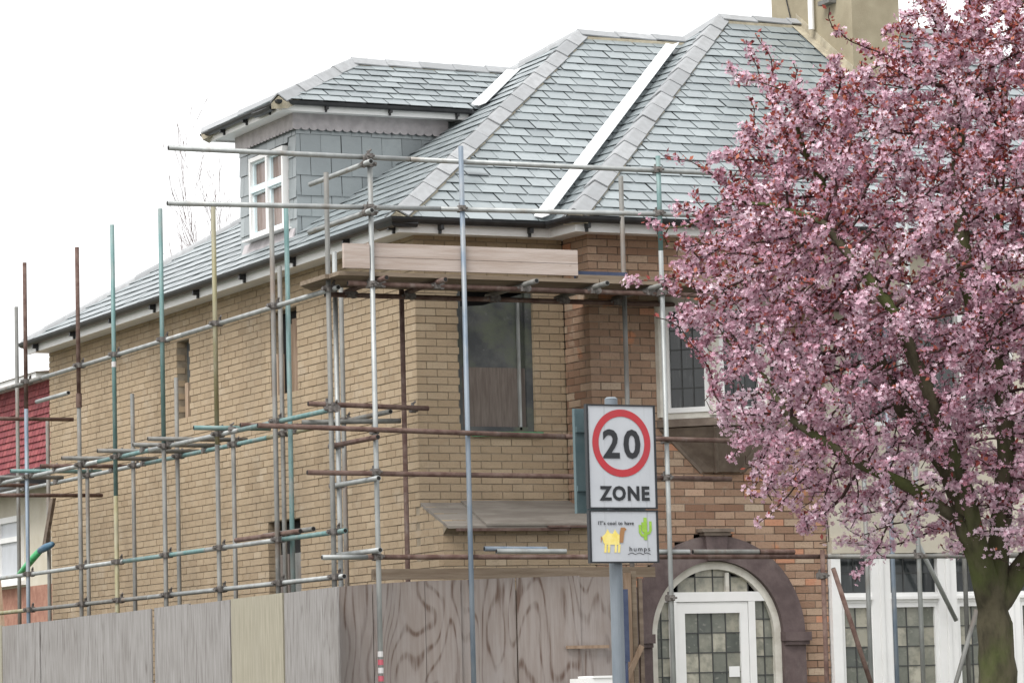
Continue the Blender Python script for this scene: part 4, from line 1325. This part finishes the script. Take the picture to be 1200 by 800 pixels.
def edge_dist(P, poly):
    best = np.full(len(P), 9.0)
    for i in range(len(poly)):
        a, b_ = poly[i], poly[(i + 1) % len(poly)]
        ab = b_ - a
        t = np.clip(((P - a) @ ab) / (ab @ ab), 0, 1)
        best = np.minimum(best, np.linalg.norm(P - (a + t[:, None] * ab), axis=1))
    return best


def attractors(n):
    P = rng.uniform([-1.9, 2.0], [1.4, 5.65], (n * 2, 2))
    P = P[in_poly(P, outline)][:n]
    ed = edge_dist(P, outline)
    lump = np.sin(P[:, 0] * 7.1 + 1.3 * np.sin(P[:, 1] * 5.3)) * np.sin(P[:, 1] * 8.3 + 1.7 * np.sin(P[:, 0] * 6.1))
    keep = (ed > .24 + .20 * lump) | (rng.random(len(P)) < np.clip(.25 + 1.1 * ed + .35 * lump, .06, 1))
    P = P[keep]
    hd = np.minimum(1.45, 1.15 * np.sqrt(edge_dist(P, outline) + .02))
    return np.c_[P[:, 0], rng.uniform(-1, 1, len(P)) * hd, P[:, 1]]


ATT = attractors(11000)
sprays = []
for (a0, z0, a1, z1, n) in ((-.98, 4.85, -1.28, 5.22, 22), (-1.30, 4.72, -1.46, 4.95, 14), (-1.45, 4.45, -1.84, 4.50, 26), (-1.80, 3.80, -2.07, 3.80, 20), (-1.72, 3.55, -1.92, 3.50, 16),
                            (-1.2, 4.95, -1.30, 5.2, 10), (-1.78, 4.0, -1.98, 4.15, 14), (-.8, 5.1, -.86, 5.3, 10), (-1.2, 2.5, -1.36, 2.34, 12), (-.75, 2.2, -.82, 1.98, 12)):
    b0 = rng.uniform(-.5, .3)
    for i in range(n):
        t = i / n
        sprays.append((a0 + (a1 - a0) * t + rng.normal(0, .015), b0 + rng.normal(0, .02), z0 + (z1 - z0) * t + rng.normal(0, .015)))
ATT = np.vstack([ATT, np.array(sprays)])

nodes, par = [], []


def chain(pts, start=None, step=.075):
    prev = start
    cur = np.array(pts[0], float)
    if start is None:
        nodes.append(cur); par.append(-1); prev = len(nodes) - 1
    for p in pts[1:]:
        p = np.array(p, float)
        base = nodes[prev]
        k = max(1, int(np.linalg.norm(p - base) / step))
        for i in range(1, k + 1):
            nodes.append(base + (p - base) * i / k); par.append(prev); prev = len(nodes) - 1
    return prev


fork = chain([(.0, 0, 0), (.0, 0, .7), (-.01, .0, 1.45), (-.03, 0, 1.88)])
l1 = chain([nodes[fork], (-.12, -.12, 2.17), (-.23, -.22, 2.38), (-.50, -.35, 2.56), (-.85, -.45, 2.72), (-1.15, -.4, 2.95)], fork)
l2 = chain([nodes[fork], (.02, -.05, 2.35), (.07, -.1, 2.75), (.06, -.12, 3.15), (-.06, -.1, 3.48), (-.13, -.15, 3.75), (-.14, -.1, 4.3), (-.1, 0, 4.9)], fork)
l3 = chain([nodes[fork], (-.10, .15, 2.25), (-.22, .3, 2.7), (-.45, .35, 3.05), (-.62, .3, 3.4), (-.75, .3, 3.9), (-.9, .2, 4.4)], fork)
l4 = chain([nodes[fork], (.22, .1, 2.2), (.5, .2, 2.7), (.7, .25, 3.4), (.6, .2, 4.3)], fork)
l5 = chain([nodes[fork], (.10, .3, 2.4), (.18, .55, 3.0), (.15, .6, 3.8), (.2, .4, 4.7)], fork)
l6 = chain([nodes[fork], (-.18, -.3, 2.5), (-.38, -.55, 3.0), (-.6, -.7, 3.5), (-.95, -.6, 4.0)], fork)
n_seed = len(nodes)

alive = np.ones(len(ATT), bool)
NP = np.array(nodes)
near = np.full(len(ATT), 1e9); nid = np.zeros(len(ATT), int)


def upd(idx):
    global near, nid
    for i in idx:
        d = np.linalg.norm(ATT - nodes[i], axis=1)
        m_ = d < near
        near[m_] = d[m_]; nid[m_] = i


upd([i for i in range(len(nodes)) if nodes[i][2] > 1.9])
STEP, KILL = .055, .065
for it in range(160):
    act = alive & (near < 1.2)
    if not act.any():
        break
    dirs = {}
    ids = nid[act]
    vec = ATT[act] - np.array([nodes[i] for i in ids])
    vec /= np.linalg.norm(vec, axis=1)[:, None] + 1e-9
    uniq = np.unique(ids)
    new = []
    for i in uniq:
        d = vec[ids == i].mean(0) + rng.normal(0, .12, 3)
        if par[i] >= 0: 
            pd = nodes[i] - nodes[par[i]]; d = d + .35 * pd / (np.linalg.norm(pd) + 1e-9)
        L = np.linalg.norm(d)
        if L < 1e-3: continue
        q = nodes[i] + d / L * STEP
        nodes.append(q); par.append(int(i)); new.append(len(nodes) - 1)
    upd(new)
    alive &= near > KILL
    if len(nodes) > 16000: break
N_ = len(nodes)
NP = np.array(nodes)
PAR = np.array(par)
rad = np.zeros(N_)
child = [[] for _ in range(N_)]
for i in range(1, N_): child[par[i]].append(i)
acc = np.zeros(N_)
for i in range(N_ - 1, -1, -1):
    if not child[i]: acc[i] = .0026 ** 2.25
    rad[i] = acc[i] ** (1 / 2.25)
    if par[i] >= 0: acc[par[i]] += acc[i]
rad *= .105 / rad[fork]
rad = np.maximum(rad, .0024)
for i in range(fork + 1): rad[i] = .112 + .03 * max(0, 1 - nodes[i][2] / .5) - .006 * min(1, nodes[i][2] / 1.9) - .03 * max(0, (nodes[i][2] - 1.55) / .35)
W3 = lambda p: ta * float(p[0]) + tb * float(p[1]) + Z_ * float(p[2])
# trace chains: follow the thickest child
started = [(0, None)]
twigs = MB()
trunk_done = False
while started:
    i, base = started.pop()
    pts, rr = ([], []) if base is None else ([W3(NP[base])], [min(rad[base], rad[i] * 1.15)])
    j = i
    while True:
        pts.append(W3(NP[j])); rr.append(float(rad[j]))
        if not child[j]: break
        ch_ = sorted(child[j], key=lambda c: -rad[c])
        for c in ch_[1:]: started.append((c, j))
        j = ch_[0]
        if not trunk_done and j > fork:
            started.append((j, j and par[j])); break
    if base == fork:                                     # limbs run down into the trunk so that it swells into the fork
        for q_ in range(min(7, len(rr))): rr[q_] = max(rr[q_], .084 - .006 * q_)
        low = [k_ for k_ in range(fork) if nodes[k_][2] > 1.35]
        side_ = (pts[3] - pts[0]); side_.z = 0
        side_ = side_.normalized() * .03 if side_.length > .01 else side_
        pts = [W3(NP[k_]) + side_ * ((nodes[k_][2] - 1.35) / .5) for k_ in low] + pts
        rr = [.09 - .006 * ((nodes[k_][2] - 1.35) / .5) for k_ in low] + rr
    r0 = rr[min(1, len(rr) - 1)]
    if len(pts) < 2: continue
    if not trunk_done:
        jit = [V((random.uniform(-.008, .008), random.uniform(-.008, .008), 0)) for _ in pts]
        b = MB(); b.tube([p + q for p, q in zip(pts, jit)], rr, 14); b.build('trunk', 'bark', TREE, smooth=True); trunk_done = True
    elif r0 > .028:
        b = MB(); b.tube(pts, rr, 9); b.build('limb', 'bark', TREE, smooth=True)
    elif r0 > .012:
        twigs.tube(pts, rr, 6, caps=False, mi=0)
    else:
        twigs.tube(pts, rr, 4, caps=False, mi=0)
twigs.build('twigs', 'twig', TREE, smooth=True, kind='stuff')

# blossom: small cupped flowers of five petals in clusters on the twigs
thin = [i for i in range(N_) if rad[i] < .016 and par[i] >= 0 and i >= n_seed]
TA, TB_, TZ = np.array(ta), np.array(tb), np.array(Z_)
F_PER = 112000 / max(1, len(thin))


def rand_unit(n):
    v = rng.normal(size=(n, 3)); return v / np.linalg.norm(v, axis=1)[:, None]


idx = np.repeat(np.array(thin), rng.poisson(F_PER * rng.gamma(.7, 1 / .7, len(thin))))
# clustered tone: some sprays pale, some deep
clump = rng.normal(0, 1, N_)
for i in range(1, N_): clump[i] = .9 * clump[par[i]] + .44 * clump[i]
t = rng.random(len(idx))[:, None]
pos = NP[idx] * (1 - t) + NP[PAR[idx]] * t
outv = rand_unit(len(idx)) * [1, 1, 1] + [0, 0, .25]
outv /= np.linalg.norm(outv, axis=1)[:, None]
pos = pos + outv * rng.uniform(.005, .045, len(idx))[:, None]
nF = len(idx)
nrm = outv + rand_unit(nF) * .6
nrm /= np.linalg.norm(nrm, axis=1)[:, None]
ref = rand_unit(nF)
e1 = np.cross(nrm, ref); e1 /= np.linalg.norm(e1, axis=1)[:, None]
e2 = np.cross(nrm, e1)
size = rng.uniform(.009, .0155, nF)
cup = rng.uniform(.1, .8, nF)
verts = np.zeros((nF, 5, 4, 3)); tint = np.zeros((nF, 5))
for k in range(5):
    th = 2 * math.pi * k / 5
    def dirv(a): return e1 * math.cos(a) + e2 * math.sin(a)
    s_ = size[:, None]
    verts[:, k, 0] = pos
    verts[:, k, 1] = pos + dirv(th - .52) * s_ * .75 + nrm * s_ * cup[:, None] * .5
    verts[:, k, 2] = pos + dirv(th) * s_ * 1.12 + nrm * s_ * cup[:, None] * .9
    verts[:, k, 3] = pos + dirv(th + .52) * s_ * .75 + nrm * s_ * cup[:, None] * .5
base_t = np.clip(.52 + .17 * clump[idx] + rng.normal(0, .2, nF), 0, 1)
for k in range(5): tint[:, k] = np.clip(base_t + rng.normal(0, .07, nF), 0, 1)


def quads_object(name, verts, tint, matname, parent):
    vv = verts.reshape(-1, 3)
    wv_ = vv[:, :1] * TA + vv[:, 1:2] * TB_ + vv[:, 2:3] * TZ
    nq = len(vv) // 4
    me = bpy.data.meshes.new(name)
    me.vertices.add(len(vv)); me.loops.add(len(vv)); me.polygons.add(nq)
    me.vertices.foreach_set('co', wv_.astype(np.float32).ravel())
    me.loops.foreach_set('vertex_index', np.arange(len(vv), dtype=np.int32))
    me.polygons.foreach_set('loop_start', np.arange(0, len(vv), 4, dtype=np.int32))
    me.polygons.foreach_set('loop_total', np.full(nq, 4, dtype=np.int32))
    a = me.attributes.new('tint', 'FLOAT', 'FACE'); a.data.foreach_set('value', tint.astype(np.float32).ravel())
    me.materials.append(MT[matname])
    me.update(calc_edges=True)
    o = link(name, me, parent)
    o['kind'] = 'stuff'
    return o


crown = quads_object('crown', verts, tint, 'petal', TREE)
# young red leaves, mostly near twig ends and higher up
h = NP[thin][:, 2]
wgt = np.clip(.45 + .55 * (h - 3.6), .12, 2.0)
li = np.repeat(np.array(thin), rng.poisson(F_PER * .30 * wgt / wgt.mean()))
t = rng.random(len(li))[:, None]
lp = NP[li] * (1 - t) + NP[PAR[li]] * t
ld_ = rand_unit(len(li)) + [0, 0, .5]; ld_ /= np.linalg.norm(ld_, axis=1)[:, None]
ls = np.cross(ld_, rand_unit(len(li))); ls /= np.linalg.norm(ls, axis=1)[:, None]
ll = rng.uniform(.016, .040, len(li))[:, None]
lp = lp + ld_ * rng.uniform(.0, .02, len(li))[:, None]
lv = np.stack([lp, lp + ld_ * ll * .5 + ls * ll * .3, lp + ld_ * ll, lp + ld_ * ll * .5 - ls * ll * .3], axis=1)
lt_ = np.clip(rng.normal(.45, .25, len(li)), 0, 1)
quads_object('young_leaves', lv, lt_, 'red_leaf', TREE)


# ------------------------------------------------------------------ bare trees behind the roof
def bare_tree(loc, height, label, seed, spread=.5, width=.4):
    T = thing('bare_tree', label, 'tree', loc, 'bare trees behind the house')
    r_ = random.Random(seed)
    tw, tr = MB(), MB()

    def grow(p, d, L, r, lev):
        pts, rr = [p], [r]
        n = 5
        for i in range(n):
            d = (d + V((r_.gauss(0, .11), r_.gauss(0, .11), r_.gauss(.03, .07)))).normalized()
            p = p + d * L / n
            pts.append(p); rr.append(max(.008, r * (1 - .5 * (i + 1) / n)))
            if lev < 5 and i >= 1:
                for _ in range(1 if lev < 3 else r_.choice((0, 1, 1))):
                    s_ = V((r_.gauss(0, 1), r_.gauss(0, 1), r_.gauss(.2, .5))).normalized()
                    grow(p, (d + s_ * spread * 1.25).normalized(), L * r_.uniform(.5, .72), rr[-1] * .62, lev + 1)
        (tr if lev == 0 else tw).tube(pts, rr, 8 if lev < 2 else 4, caps=False)

    grow(V((0, 0, 0)), V((0, 0, 1)), height * .62, height * .016, 0)
    kz = height / max(p[2] for p in tw.v)                    # true height, and a narrow upright habit
    kx = width * height / 2 / max(max(abs(p[0]), abs(p[1])) for p in tw.v)
    for mb in (tr, tw):
        mb.v = [(p[0] * kx, p[1] * kx, p[2] * kz) for p in mb.v]
    tr.build('trunk', 'far_twig', T, smooth=True)
    tw.build('crown', 'far_twig', T, kind='stuff')


bare_tree((9.7, 27.0, 0), 12.3, 'bare brown tree showing thin twigs left of the dormer', 5, spread=.36, width=.52)
bare_tree((11.9, 26.0, 0), 13.4, 'bare tree with only twig tips showing above the dormer ridge', 9, spread=.36, width=.34)

# ------------------------------------------------------------------ neighbouring house on the left
NBX = 2.5
NB = thing('neighbour_house', 'neighbouring house with red hung tiles and cream wall at the left edge', 'house', (NBX, 19.3, 0))
b = MB(); b.box(0, 8, 0, 9, 0, 3.3); b.build('brick_base', 'far_brick', NB)
b = MB(); b.box(.002, 8, .002, 9, 3.3, 4.82); b.build('cream_wall', 'cream', NB)
b = MB(); b.box(.004, 8, .004, 9, 4.82, 6.4); up_w = b.build('upper_wall', 'underlay', NB)
b = MB()
for r_i in range(14):
    z = 5.1 + r_i * .1
    y = (r_i % 2) * .085
    while y < 5.2:
        t_ = random.random()
        b.prism([V((-.035 - random.uniform(0, .006), y, z)), V((-.035, y + .165, z)), V((-.008, y + .165, z + .125)), V((-.008, y, z + .125))], V((.008, 0, 0)), tint=t_)
        y += .17
b.build('hung_tiles', 'red_tile', up_w, kind='stuff')
b = MB(); b.box(-.32, .0, -.2, 9, 6.40, 6.50); b.build('fascia', 'white', NB)
b = MB(); b.add([(-.35, -.3, 6.48), (-.35, 9.3, 6.48), (4, 9.3, 6.95), (4, -.3, 6.95), (8.3, -.3, 6.48), (8.3, 9.3, 6.48)], [(0, 1, 2, 3), (3, 2, 5, 4), (0, 3, 4), (1, 5, 2)]); b.build('roof', 'grey_roof', NB)
b = MB(); b.prism([(-.5, .1, 4.78), (-.5, .1, 4.90), (.0, .1, 5.12), (.0, .1, 4.78)], V((0, 8, 0))); b.build('bay_roof', 'black', NB)
b = MB()
for (y0, y1, z0, z1) in ((1.5, 1.6, 3.4, 4.42), (2.6, 2.68, 3.4, 4.42), (3.9, 4.0, 3.4, 4.42), (1.6, 2.6, 3.4, 3.5), (1.6, 2.6, 4.33, 4.42), (1.6, 2.6, 4.02, 4.1), (2.68, 3.9, 3.4, 3.5), (2.68, 3.9, 4.33, 4.42)):
    b.box(-.06, .02, y0, y1, z0, z1)
nw = b.build('window', 'white', NB)
b = MB(); b.box(-.02, .012, 1.6, 2.6, 3.5, 4.33); b.box(-.02, .012, 2.68, 3.9, 3.5, 4.33); b.build('pane', 'sign_white', nw)
b = MB(); b.box(-.14, .0, 1.35, 4.1, 3.33, 3.399); b.build('sill', 'white', nw)
b = MB(); b.add([(-.2, .7, 6.6), (-.2, 9.6, 6.6), (-1.8, 9.6, 6.2), (-1.8, .7, 6.2)], [(0, 1, 2, 3)])
b = MB(); b.box(10, 22, 15, 26, 0, 6.2); b.prism([(9.7, 14.7, 6.2), (22.3, 14.7, 6.2), (16, 14.7, 9.2)], V((0, 11.6, 0)))
b2 = MB()

# ------------------------------------------------------------------ small things by the far corner
b = MB()
pts = [V((-.70, 10.87, 3.09)), V((-.70, 10.55, 3.17)), V((-.70, 10.23, 3.27)), V((-.69, 9.95, 3.36))]
b.tube([p - pts[0] for p in pts], [.02, .04, .045, .04], 8, mi=0)
pts2 = [pts[-1], V((-.68, 9.75, 3.39)), V((-.66, 9.55, 3.42))]
b.tube([p - pts[0] for p in pts2], [.04, .05, .035], 8, mi=1)
o = b.build('rolled_tarpaulin', ['tarp_green', 'tarp_blue'], None, smooth=True); o.location = pts[0]
tag(o, 'green and blue rolled tarpaulin hanging on side scaffold at the far corner', 'tarpaulin')
b = MB(); b.prism([(-.66, 9.50, 3.98), (-.66, 9.62, 3.98), (-.66, 9.98, 3.38), (-.66, 9.86, 3.38)], V((.04, 0, 0)))
o = b.build('dark_plank', 'board_dark'); tag(o, 'dark plank hanging at an angle by the far corner of the house', 'plank')
b = MB(); b.prism([(-.72, 11.75, 3.05), (-.72, 11.62, 3.1), (-.72, 10.9, 0), (-.72, 11.05, 0)], V((.04, 0, 0)))
o = b.build('leaning_plank', 'new_timber'); tag(o, 'pale orange timber plank leaning behind hoarding at the left edge', 'plank')
